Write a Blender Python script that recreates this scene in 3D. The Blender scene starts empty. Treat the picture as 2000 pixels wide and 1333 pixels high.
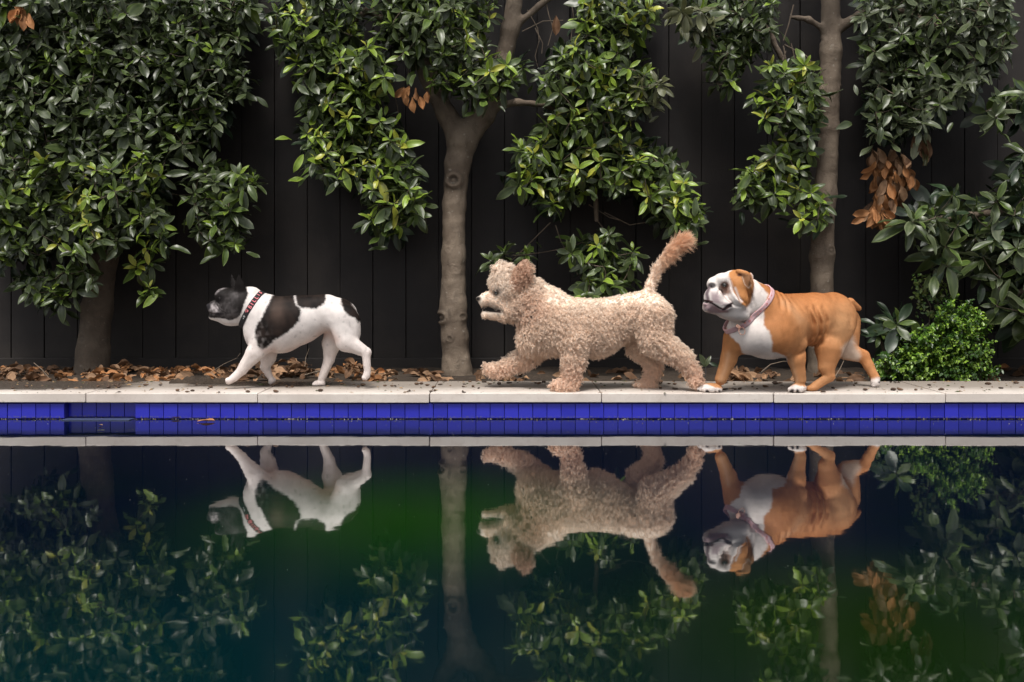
import bpy, math, random
import numpy as np
from mathutils import Vector, Matrix

random.seed(11)
rng = np.random.default_rng(11)
scene = bpy.context.scene
COL = scene.collection

# ------------------------------------------------------------------ camera
FPX = 1904.0                      # focal length in pixels of a 2000 px wide picture
HOR = 540.0                       # picture row of the horizon
CAMZ = 0.5                        # camera height above the water
cam_data = bpy.data.cameras.new('camera')
cam_data.sensor_width = 36.0
cam_data.lens = 36.0 * FPX / 2000.0
cam_data.shift_y = -(666.5 - HOR) / 2000.0
cam_data.clip_start = 0.02
cam_data.clip_end = 2000.0
cam = bpy.data.objects.new('camera', cam_data)
cam.location = (0, 0, CAMZ)
cam.rotation_euler = (math.radians(90), 0, 0)
COL.objects.link(cam)
scene.camera = cam

# ------------------------------------------------------------------ overcast daylight
SUN_EL, SUN_AZ = math.radians(63), math.radians(193)      # azimuth clockwise from +Y: high, from behind the camera
world = bpy.data.worlds.new('World')
scene.world = world
world.use_nodes = True
wn, wl = world.node_tree.nodes, world.node_tree.links
sky = wn.new('ShaderNodeTexSky')
sky.sky_type = 'NISHITA'
sky.sun_disc = False
sky.sun_elevation = SUN_EL
sky.sun_rotation = SUN_AZ
sky.air_density = 1.0
sky.dust_density = 4.0
sky.ozone_density = 1.0
hs = wn.new('ShaderNodeHueSaturation')
hs.inputs['Saturation'].default_value = 0.16
bg = wn['Background']
bg.inputs['Strength'].default_value = 0.092
wl.new(sky.outputs['Color'], hs.inputs['Color'])
wl.new(hs.outputs['Color'], bg.inputs['Color'])

sun_data = bpy.data.lights.new('sun', 'SUN')
sun_data.energy = 1.5
sun_data.angle = math.radians(14)
sun_data.color = (1.0, 0.95, 0.88)
sun = bpy.data.objects.new('sun', sun_data)
sdir = Vector((math.sin(SUN_AZ) * math.cos(SUN_EL), math.cos(SUN_AZ) * math.cos(SUN_EL), math.sin(SUN_EL)))
sun.rotation_euler = sdir.to_track_quat('Z', 'Y').to_euler()
sun.location = sdir * 20
COL.objects.link(sun)

scene.view_settings.view_transform = 'Standard'
scene.view_settings.look = 'None'
scene.view_settings.gamma = 1.0
scene.view_settings.use_curve_mapping = False
scene.view_settings.exposure = 0.92
scene.render.engine = 'CYCLES'
scene.cycles.use_denoising = True
scene.cycles.max_bounces = 6
scene.cycles.diffuse_bounces = 4
scene.cycles.glossy_bounces = 3
scene.cycles.transparent_max_bounces = 4
scene.cycles.caustics_reflective = False
scene.cycles.caustics_refractive = False

# ------------------------------------------------------------------ helpers
Y0 = 3.4                          # distance of the coping's front edge


def P(px, py, d):
    """Point seen at picture position (px, py) of the photograph, d metres behind the coping edge."""
    Y = Y0 + d
    return Vector(((px - 1000.0) * Y / FPX, Y, CAMZ - (py - HOR) * Y / FPX))


def link(o, parent=None, **props):
    COL.objects.link(o)
    if parent is not None:
        o.parent = parent
    for k, v in props.items():
        o[k] = v
    return o


def tag(o, label, cat, group=None, kind=None):
    o['label'] = label
    o['category'] = cat
    if group:
        o['group'] = group
    if kind:
        o['kind'] = kind
    return o


def empty(name, loc):
    o = bpy.data.objects.new(name, None)
    o.location = loc
    o.empty_display_size = 0.05
    COL.objects.link(o)
    return o


def mesh_from(name, verts, faces, mat=None, smooth=True, colors=None):
    me = bpy.data.meshes.new(name)
    verts = np.asarray(verts, dtype=np.float32)
    if isinstance(faces, np.ndarray):
        nf, k = faces.shape
        me.vertices.add(len(verts))
        me.vertices.foreach_set('co', verts.ravel())
        me.loops.add(nf * k)
        me.loops.foreach_set('vertex_index', faces.astype(np.int32).ravel())
        me.polygons.add(nf)
        me.polygons.foreach_set('loop_start', np.arange(0, nf * k, k, dtype=np.int32))
        me.update(calc_edges=True)
    else:
        me.from_pydata([tuple(v) for v in verts], [], faces)
    if smooth:
        me.polygons.foreach_set('use_smooth', np.ones(len(me.polygons), dtype=bool))
    if colors is not None:
        c = np.ones((len(verts), 4), dtype=np.float32)
        c[:, :3] = colors
        at = me.attributes.new('Col', 'FLOAT_COLOR', 'POINT')
        at.data.foreach_set('color', c.ravel())
    if mat is not None:
        me.materials.append(mat)
    me.update()
    return me


def obj(name, me, parent=None, loc=None):
    o = bpy.data.objects.new(name, me)
    if loc is not None:
        o.location = loc
    return link(o, parent)


def bevel_box(name, size, mat, bev=0.003, seg=2):
    import bmesh
    bm = bmesh.new()
    bmesh.ops.create_cube(bm, size=1.0)
    bmesh.ops.scale(bm, vec=size, verts=bm.verts)
    if bev:
        bmesh.ops.bevel(bm, geom=list(bm.edges), offset=bev, segments=seg, profile=0.6, affect='EDGES')
    me = bpy.data.meshes.new(name)
    bm.to_mesh(me)
    bm.free()
    me.materials.append(mat)
    return me


def tube(pts, radii, nseg=8):
    """verts, faces of a tube along pts."""
    pts = [Vector(p) for p in pts]
    V, F = [], []
    up = Vector((0.123, 0.3, 0.94)).normalized()
    n = len(pts)
    for i, p in enumerate(pts):
        t = (pts[min(i + 1, n - 1)] - pts[max(i - 1, 0)]).normalized()
        a = t.cross(up)
        if a.length < 1e-3:
            a = t.cross(Vector((1, 0, 0)))
        a.normalize()
        b = t.cross(a)
        for k in range(nseg):
            w = 2 * math.pi * k / nseg
            V.append(p + (a * math.cos(w) + b * math.sin(w)) * radii[i])
    for i in range(n - 1):
        for k in range(nseg):
            k2 = (k + 1) % nseg
            F.append((i * nseg + k, i * nseg + k2, (i + 1) * nseg + k2, (i + 1) * nseg + k))
    return V, F


def join_tubes(list_vf):
    V, F = [], []
    for v, f in list_vf:
        o = len(V)
        V += v
        F += [tuple(i + o for i in q) for q in f]
    return V, F


_nz = np.random.default_rng(5)
_ND = _nz.normal(size=(24, 3))
_ND /= np.linalg.norm(_ND, axis=1)[:, None]
_NP = _nz.uniform(0, 6.28, 24)
_NS = _nz.uniform(0.6, 1.7, 24)


def snoise(p, freq, o=0):
    """cheap smooth noise in about -1..1 for an (n,3) array"""
    s = 0
    for i in range(8):
        j = (i + o) % 24
        q = p @ _ND[j] * freq * _NS[j] + _NP[(j + o) % 24]
        s = s + np.sin(q + 1.3 * np.sin(p @ _ND[(j + 7) % 24] * freq * 0.8 + o))
    return s / 4.0


# ------------------------------------------------------------------ materials
def new_mat(name):
    m = bpy.data.materials.new(name)
    m.use_nodes = True
    nt = m.node_tree
    return m, nt.nodes, nt.links, nt.nodes['Principled BSDF']


def ramp(nodes, stops):
    r = nodes.new('ShaderNodeValToRGB')
    el = r.color_ramp.elements
    while len(el) > 1:
        el.remove(el[0])
    el[0].position, el[0].color = stops[0][0], (*stops[0][1], 1)
    for p, c in stops[1:]:
        e = el.new(p)
        e.color = (*c, 1)
    return r


def noise(nodes, links, vec, scale, detail=4, rough=0.55, dist=0.0):
    n = nodes.new('ShaderNodeTexNoise')
    n.inputs['Scale'].default_value = scale
    n.inputs['Detail'].default_value = detail
    n.inputs['Roughness'].default_value = rough
    n.inputs['Distortion'].default_value = dist
    if vec is not None:
        links.new(vec, n.inputs['Vector'])
    return n


def mixc(nodes, links, fac, a, b, mode='MIX'):
    m = nodes.new('ShaderNodeMix')
    m.data_type = 'RGBA'
    m.blend_type = mode
    for sock, v in ((m.inputs[0], fac), (m.inputs[6], a), (m.inputs[7], b)):
        if isinstance(v, (int, float)):
            sock.default_value = v
        elif isinstance(v, tuple):
            sock.default_value = (*v, 1)
        else:
            links.new(v, sock)
    return m.outputs[2]


def mathn(nodes, links, op, a, b=None, clamp=False):
    m = nodes.new('ShaderNodeMath')
    m.operation = op
    m.use_clamp = clamp
    for sock, v in ((m.inputs[0], a), (m.inputs[1], b)):
        if v is None:
            continue
        if isinstance(v, (int, float)):
            sock.default_value = v
        else:
            links.new(v, sock)
    return m.outputs[0]


def maprange(nodes, links, v, a, b, c=0.0, d=1.0, smooth=True):
    m = nodes.new('ShaderNodeMapRange')
    if smooth:
        m.interpolation_type = 'SMOOTHSTEP'
    links.new(v, m.inputs[0])
    for i, x in enumerate((a, b, c, d)):
        m.inputs[i + 1].default_value = x
    return m.outputs[0]


def bump(nodes, links, height, strength, dist, bsdf):
    b = nodes.new('ShaderNodeBump')
    b.inputs['Strength'].default_value = strength
    b.inputs['Distance'].default_value = dist
    links.new(height, b.inputs['Height'])
    links.new(b.outputs['Normal'], bsdf.inputs['Normal'])
    return b


def geo_pos(nodes):
    return nodes.new('ShaderNodeNewGeometry').outputs['Position']


def sep(nodes, links, v):
    s = nodes.new('ShaderNodeSeparateXYZ')
    links.new(v, s.inputs[0])
    return s.outputs


def attr_mat(name, rough=0.6, spec=0.35, rnd=0.0, bump_scale=None, bump_str=0.2, bump_dist=0.002, sheen=0.0, transl=0.0, mottle=0.0):
    """Material that takes its colour from the mesh attribute Col."""
    m, n, l, b = new_mat(name)
    a = n.new('ShaderNodeAttribute')
    a.attribute_name = 'Col'
    c = a.outputs['Color']
    if mottle:
        nz = noise(n, l, geo_pos(n), 45, 5, 0.6)
        f = maprange(n, l, nz.outputs['Fac'], 0.3, 0.7, 1 - mottle, 1 + mottle * 0.6, False)
        c = mixc(n, l, 1.0, c, f, 'MULTIPLY')
    if rnd:
        oi = n.new('ShaderNodeObjectInfo')
        f = maprange(n, l, oi.outputs['Random'], 0, 1, 1 - rnd, 1 + rnd, False)
        c = mixc(n, l, 1.0, c, f, 'MULTIPLY')
    l.new(c, b.inputs['Base Color'])
    b.inputs['Roughness'].default_value = rough
    b.inputs['Specular IOR Level'].default_value = spec
    if sheen:
        b.inputs['Sheen Weight'].default_value = sheen
        b.inputs['Sheen Roughness'].default_value = 0.4
    if bump_scale:
        nz = noise(n, l, geo_pos(n), bump_scale, 4, 0.6)
        bump(n, l, nz.outputs['Fac'], bump_str, bump_dist, b)
    if transl:
        t = n.new('ShaderNodeBsdfTranslucent')
        l.new(c, t.inputs['Color'])
        mx = n.new('ShaderNodeMixShader')
        mx.inputs[0].default_value = transl
        l.new(b.outputs[0], mx.inputs[1])
        l.new(t.outputs[0], mx.inputs[2])
        l.new(mx.outputs[0], n['Material Output'].inputs['Surface'])
    return m


def plain_mat(name, color, rough=0.6, spec=0.4, metallic=0.0):
    m, n, l, b = new_mat(name)
    b.inputs['Base Color'].default_value = (*color, 1)
    b.inputs['Roughness'].default_value = rough
    b.inputs['Specular IOR Level'].default_value = spec
    b.inputs['Metallic'].default_value = metallic
    return m
# ================================================================== THE SETTING
ZC = 0.091        # top of the coping above the water
ZG = 0.068        # soil of the garden bed
WALL_Y = 3.415
FENCE_D = 1.05

# ------------------------------------------------------------------ ground ring around the pool
m, n, l, b = new_mat('soil')
pos = geo_pos(n)
nz = noise(n, l, pos, 9, 8, 0.65)
nz2 = noise(n, l, pos, 70, 5, 0.7)
r = ramp(n, [(0.3, (0.018, 0.012, 0.008)), (0.55, (0.05, 0.034, 0.022)), (0.75, (0.10, 0.07, 0.045))])
l.new(mathn(n, l, 'ADD', mathn(n, l, 'MULTIPLY', nz.outputs['Fac'], 0.6), mathn(n, l, 'MULTIPLY', nz2.outputs['Fac'], 0.4)), r.inputs[0])
l.new(r.outputs[0], b.inputs['Base Color'])
b.inputs['Roughness'].default_value = 0.95
bump(n, l, nz2.outputs['Fac'], 0.8, 0.01, b)
MAT_SOIL = m

G = 400.0
xs = [-G, -5.0, 5.0, G]
ys = [-G, -3.5, 3.79, G]
V = [(x, y, ZG) for y in ys for x in xs]
F = [(j * 4 + i, j * 4 + i + 1, j * 4 + i + 5, j * 4 + i + 4) for j in range(3) for i in range(3) if not (i == 1 and j == 1)]
g = obj('ground', mesh_from('ground', V, F, MAT_SOIL, False))
g['kind'] = 'structure'
g['label'] = 'dark bare soil of the garden around the pool'

# lumpy soil of the planting bed between coping and fence
nx, ny = 260, 24
X, Yv = np.meshgrid(np.linspace(-3.4, 3.4, nx), np.linspace(3.8, Y0 + FENCE_D + 0.03, ny))
pts = np.stack([X.ravel(), Yv.ravel(), np.zeros(X.size)], 1)
Z = ZG + 0.006 + 0.006 * snoise(pts, 14) + 0.004 * snoise(pts, 45, 3) + 0.012 * np.clip((pts[:, 1] - 3.9) / 0.5, 0, 1)
pts[:, 2] = Z
Fq = np.array([(j * nx + i, j * nx + i + 1, (j + 1) * nx + i + 1, (j + 1) * nx + i) for j in range(ny - 1) for i in range(nx - 1)])
o = obj('garden_bed', mesh_from('garden_bed', pts, Fq, MAT_SOIL))
o['kind'] = 'structure'
o['label'] = 'strip of dark soil between the coping and the fence'

# ------------------------------------------------------------------ water
m, n, l, b = new_mat('pool_water')
pos = geo_pos(n)


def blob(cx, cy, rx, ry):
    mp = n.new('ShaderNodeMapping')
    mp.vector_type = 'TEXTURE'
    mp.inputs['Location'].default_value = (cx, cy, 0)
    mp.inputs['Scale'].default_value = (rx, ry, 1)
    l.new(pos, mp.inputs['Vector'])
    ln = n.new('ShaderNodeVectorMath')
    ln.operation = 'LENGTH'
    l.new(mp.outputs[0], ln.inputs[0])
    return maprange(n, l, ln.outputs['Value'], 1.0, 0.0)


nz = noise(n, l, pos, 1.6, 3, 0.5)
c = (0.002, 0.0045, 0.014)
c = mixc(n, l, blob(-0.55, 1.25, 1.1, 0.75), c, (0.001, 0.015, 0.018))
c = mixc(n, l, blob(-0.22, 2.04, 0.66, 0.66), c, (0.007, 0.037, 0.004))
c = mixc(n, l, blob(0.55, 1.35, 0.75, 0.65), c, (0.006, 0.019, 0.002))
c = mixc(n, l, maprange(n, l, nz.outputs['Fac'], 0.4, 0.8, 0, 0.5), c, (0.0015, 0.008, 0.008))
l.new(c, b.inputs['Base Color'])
b.inputs['Roughness'].default_value = 0.03
b.inputs['IOR'].default_value = 1.33
rip = noise(n, l, pos, 6.0, 3, 0.5)
bp = bump(n, l, rip.outputs['Fac'], 0.045, 0.008, b)
gl = n.new('ShaderNodeBsdfGlossy')
gl.inputs['Roughness'].default_value = 0.025
gl.inputs['Color'].default_value = (0.92, 0.94, 0.95, 1)
l.new(bp.outputs[0], gl.inputs['Normal'])
mx = n.new('ShaderNodeMixShader')
mx.inputs[0].default_value = 0.27
l.new(b.outputs[0], mx.inputs[1])
l.new(gl.outputs[0], mx.inputs[2])
l.new(mx.outputs[0], n['Material Output'].inputs['Surface'])
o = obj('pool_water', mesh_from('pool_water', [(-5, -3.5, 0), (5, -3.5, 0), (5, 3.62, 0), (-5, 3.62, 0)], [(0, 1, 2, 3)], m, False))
o['kind'] = 'structure'
o['label'] = 'still dark green-blue pool water mirroring the dogs'

# ------------------------------------------------------------------ coping
m, n, l, b = new_mat('coping_stone')
pos = geo_pos(n)
px_, py_, pz_ = sep(n, l, pos)
oi = n.new('ShaderNodeObjectInfo')
big = noise(n, l, pos, 3.0, 5, 0.6)
fine = noise(n, l, pos, 220, 3, 0.6)
mid = noise(n, l, pos, 26, 6, 0.65, 0.4)
c = mixc(n, l, maprange(n, l, big.outputs['Fac'], 0.35, 0.65), (0.57, 0.50, 0.45), (0.69, 0.625, 0.57))
c = mixc(n, l, maprange(n, l, oi.outputs['Random'], 0, 1, 0.0, 0.25), c, (0.50, 0.45, 0.40))
c = mixc(n, l, maprange(n, l, mid.outputs['Fac'], 0.52, 0.72, 0, 0.28), c, (0.36, 0.30, 0.25))
c = mixc(n, l, maprange(n, l, fine.outputs['Fac'], 0.6, 0.75, 0, 0.35), c, (0.30, 0.25, 0.20))
# grime worn into the back of the walking surface
edge = mathn(n, l, 'ADD', py_, mathn(n, l, 'MULTIPLY', mid.outputs['Fac'], 0.10))
edge = mathn(n, l, 'ADD', edge, mathn(n, l, 'MULTIPLY', big.outputs['Fac'], 0.12))
grime = maprange(n, l, edge, Y0 + 0.12, Y0 + 0.36, 0, 0.80)
c = mixc(n, l, grime, c, (0.20, 0.165, 0.135))
# wet dark stain at the left end
wx = mathn(n, l, 'ADD', px_, mathn(n, l, 'MULTIPLY', mid.outputs['Fac'], 0.25))
wet = mathn(n, l, 'MULTIPLY', maprange(n, l, wx, -1.22, -1.36), maprange(n, l, edge, Y0 + 0.19, Y0 + 0.25))
wet2 = mathn(n, l, 'MULTIPLY', mathn(n, l, 'MULTIPLY', maprange(n, l, wx, -1.12, -1.05), maprange(n, l, wx, -0.42, -0.6)), maprange(n, l, edge, Y0 + 0.30, Y0 + 0.36))
wet = mathn(n, l, 'MAXIMUM', wet, wet2)
c = mixc(n, l, mathn(n, l, 'MULTIPLY', wet, 0.85), c, (0.055, 0.042, 0.033))
l.new(c, b.inputs['Base Color'])
l.new(maprange(n, l, wet, 0, 1, 0.75, 0.25, False), b.inputs['Roughness'])
b.inputs['Specular IOR Level'].default_value = 0.35
hh = mathn(n, l, 'ADD', fine.outputs['Fac'], mathn(n, l, 'MULTIPLY', mid.outputs['Fac'], 0.8))
bump(n, l, hh, 0.25, 0.0015, b)
MAT_COPING = m
cop = empty('pool_coping', (0, Y0, 0.059))
cop['kind'] = 'structure'
cop['label'] = 'pale sandstone coping slabs along the pool edge'
slab_me = bevel_box('coping_slab', (0.597, 0.40, 0.032), MAT_COPING, 0.003, 3)
x0 = (839 - 1000) / 560.0
for k in range(-6, 9):
    s = obj('coping_slab', slab_me, cop, ((x0 + (k - 0.5) * 0.6) - 0, 0.20 + 0.0012 * ((k * 7) % 3 - 1), 0.016 + 0.0007 * ((k * 5) % 3 - 1)))
    s.rotation_euler = (0, 0, 0.002 * ((k * 3) % 5 - 2) / 2)
# mortar bed below the slabs
mort = plain_mat('mortar', (0.10, 0.085, 0.07), 0.9)
me = bevel_box('mortar_bed', (9.2, 0.372, 0.03), mort, 0)
o = obj('mortar_bed', me, cop, (0, 0.214, 0.0124))

# ------------------------------------------------------------------ tiled pool wall
m, n, l, b = new_mat('blue_tile')
pos = geo_pos(n)
oi = n.new('ShaderNodeObjectInfo')
nz = noise(n, l, pos, 14, 4, 0.6)
c = mixc(n, l, oi.outputs['Random'], (0.014, 0.017, 0.36), (0.024, 0.027, 0.45))
c = mixc(n, l, maprange(n, l, nz.outputs['Fac'], 0.45, 0.8, 0, 0.5), c, (0.03, 0.035, 0.38))
zz = sep(n, l, pos)[2]
spk = noise(n, l, pos, 160, 3, 0.7)
scum = mathn(n, l, 'MULTIPLY', maprange(n, l, zz, 0.014, 0.006), maprange(n, l, spk.outputs['Fac'], 0.48, 0.62))
c = mixc(n, l, mathn(n, l, 'MULTIPLY', scum, 0.8), c, (0.10, 0.10, 0.12))
l.new(c, b.inputs['Base Color'])
b.inputs['Roughness'].default_value = 0.22
bump(n, l, nz.outputs['Fac'], 0.1, 0.002, b)
MAT_TILE = m
m, n, l, b = new_mat('grout')
nz = noise(n, l, geo_pos(n), 90, 4, 0.7)
r = ramp(n, [(0.35, (0.012, 0.013, 0.20)), (0.6, (0.018, 0.019, 0.27)), (0.76, (0.10, 0.10, 0.20))])
l.new(nz.outputs['Fac'], r.inputs[0])
l.new(r.outputs[0], b.inputs['Base Color'])
b.inputs['Roughness'].default_value = 0.8
MAT_GROUT = m
wall = empty('pool_wall', (0, WALL_Y, -0.4))
tag(wall, 'cobalt blue tiled pool wall under the pale coping', 'pool wall')
SC = 1904.0 / WALL_Y
pitch = 0.0497
base = (1567 - 1000) / SC
XL = base + round(((121 - 1000) / SC - base) / pitch) * pitch        # skimmer mouth
XR = XL + 5 * pitch
REC = 0.03
for (a, c2) in ((-5.0, XL), (XR, 5.0)):
    obj('wall_core', bevel_box('wall_core', (c2 - a, 0.16, 0.458), MAT_GROUT, 0), wall, ((a + c2) / 2, 0.0835, 0.229))
obj('skimmer_back', bevel_box('skimmer_back', (XR - XL + 0.02, 0.03, 0.458), MAT_GROUT, 0), wall, ((XL + XR) / 2, REC + 0.02, 0.229))
tile_me = bevel_box('tile', (pitch - 0.0020, 0.006, 0.0495), MAT_TILE, 0.0013, 2)
for k in range(-78, 34):
    x = base + (k + 0.5) * pitch
    if XL < x < XR:
        continue
    t = obj('tile', tile_me, wall, (x, 0.0008 * ((k * 7) % 5 - 2) / 2, 0.4 + 0.0276 + 0.0004 * ((k * 3) % 4)))
    t.rotation_euler = (0.006 * ((k * 11) % 7 - 3) / 3, 0.004 * ((k * 5) % 7 - 3) / 3, 0.008 * ((k * 13) % 7 - 3) / 3)
for k in range(5):
    obj('tile', tile_me, wall, (XL + (k + 0.5) * pitch, REC, 0.4288))
# pale strip added to stand in for a reflection at the skimmer mouth
MAT_REFLECTION = plain_mat('pale_reflection', (0.045, 0.06, 0.12), 0.5)
fl = obj('reflection_strip', bevel_box('reflection_strip', (XR - XL - 0.012, 0.055, 0.003), MAT_REFLECTION, 0.001), None, ((XL + XR) / 2, WALL_Y - 0.012, 0.0008))
fl.rotation_euler = (math.radians(-1.5), 0, 0)
tag(fl, 'pale strip added in place of a reflection at the skimmer mouth', 'reflection strip')

# scum of specks along the waterline
sv, sf = [], []
for k in range(1500):
    cl = random.random()
    x = random.uniform(-2.2, 2.2)
    x += 0.02 * math.sin(x * 37)
    rr = random.choice([0.0006, 0.0008, 0.001, 0.0014, 0.0022]) * random.uniform(0.7, 1.2)
    y = WALL_Y - 0.004 - abs(random.gauss(0, 0.006)) - (random.random() < 0.08) * random.uniform(0, 0.12)
    if XL < x < XR and random.random() < 0.5:
        y += 0.05
    q = random.uniform(0, 6.28)
    o_ = len(sv)
    ang = [q + i * 1.57 + random.uniform(-0.4, 0.4) for i in range(4)]
    sv += [(x + math.cos(w) * rr * random.uniform(.6, 1.8), y + math.sin(w) * rr, 0.0008) for w in ang] + [(x, y, 0.0008 + rr * 0.9)]
    sf += [(o_, o_ + 1, o_ + 4), (o_ + 1, o_ + 2, o_ + 4), (o_ + 2, o_ + 3, o_ + 4), (o_ + 3, o_, o_ + 4)]
cc = np.repeat(np.array([[(0.03, 0.025, 0.02), (0.35, 0.32, 0.28), (0.12, 0.09, 0.06)][random.choice([0, 0, 1, 2])] for _ in range(1500)]), 5, axis=0)
sc_ = obj('waterline_scum', mesh_from('waterline_scum', sv, sf, attr_mat('scum', 0.8), False, cc))
tag(sc_, 'line of tiny specks floating along the tiled wall', 'scum', kind='stuff')

# ------------------------------------------------------------------ fence
m, n, l, b = new_mat('charcoal_paint')
pos = geo_pos(n)
oi = n.new('ShaderNodeObjectInfo')
mp = n.new('ShaderNodeMapping')
mp.inputs['Scale'].default_value = (1, 1, 0.12)
l.new(pos, mp.inputs['Vector'])
grain = noise(n, l, mp.outputs[0], 120, 5, 0.65)
big = noise(n, l, pos, 4, 5, 0.6)
c = mixc(n, l, maprange(n, l, big.outputs['Fac'], 0.35, 0.7), (0.019, 0.0165, 0.0163), (0.032, 0.0272, 0.025))
c = mixc(n, l, maprange(n, l, oi.outputs['Random'], 0, 1, 0, 0.4), c, (0.019, 0.0175, 0.0195))
c = mixc(n, l, maprange(n, l, grain.outputs['Fac'], 0.55, 0.8, 0, 0.4), c, (0.034, 0.028, 0.025))
zz = sep(n, l, pos)[2]
dust = mathn(n, l, 'MULTIPLY', maprange(n, l, zz, 0.30, 0.08), maprange(n, l, big.outputs['Fac'], 0.3, 0.7, 0.1, 0.55))
c = mixc(n, l, dust, c, (0.032, 0.027, 0.023))
l.new(c, b.inputs['Base Color'])
b.inputs['Roughness'].default_value = 0.6
b.inputs['Specular IOR Level'].default_value = 0.22
bump(n, l, grain.outputs['Fac'], 0.3, 0.003, b)
MAT_FENCE = m
FY = Y0 + FENCE_D
fence = empty('timber_fence', (0, FY, ZG))
tag(fence, 'charcoal painted fence of upright timber planks behind the trees', 'fence')
pp = 64.2 * FY / FPX
plank_me = bevel_box('plank', (pp - 0.0028, 0.02, 1.92), MAT_FENCE, 0.002, 2)
fx0 = (600 - 1000) * FY / FPX
for k in range(-16, 32):
    p = obj('plank', plank_me, fence, (fx0 + (k + 0.5) * pp, 0.01 + 0.0015 * ((k * 7) % 5 - 2) / 2, 0.972))
    p.rotation_euler = (0, 0.0008 * ((k * 5) % 7 - 3), 0.012 * ((k * 3) % 7 - 3) / 3)
backm = plain_mat('fence_dark', (0.006, 0.0055, 0.0055), 0.9)
obj('backing_board', bevel_box('backing_board', (pp * 48, 0.012, 1.88), backm, 0), fence, (fx0 + 8 * pp, 0.030, 0.955))
obj('kick_board', bevel_box('kick_board', (pp * 48, 0.028, 0.06), MAT_FENCE, 0.003), fence, (fx0 + 8 * pp, -0.016, 0.03))

# tiny specks drifting on the open water
sv, sf, cc = [], [], []
for k in range(700):
    Yv = 3.38 - 2.3 * random.random() ** 1.4
    x = random.uniform(-1.1, 1.1) * Yv * 0.53
    rr = random.choice([0.0005, 0.0006, 0.0008, 0.0008, 0.0012]) * Yv / 3.0
    o_ = len(sv)
    q = random.uniform(0, 6.28)
    sv += [(x + math.cos(q + i * 1.57) * rr * random.uniform(.6, 1.6), Yv + math.sin(q + i * 1.57) * rr, 0.0006) for i in range(4)] + [(x, Yv, 0.0006 + rr * .7)]
    sf += [(o_, o_ + 1, o_ + 4), (o_ + 1, o_ + 2, o_ + 4), (o_ + 2, o_ + 3, o_ + 4), (o_ + 3, o_, o_ + 4)]
    cc += [random.choice([(0.30, 0.30, 0.26), (0.16, 0.15, 0.12), (0.08, 0.09, 0.05)])] * 5
o = obj('drifting_specks', mesh_from('drifting_specks', sv, sf, attr_mat('specks', 0.8), False, np.array(cc)))
tag(o, 'tiny pale specks drifting on the dark open water', 'specks', kind='stuff')
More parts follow.
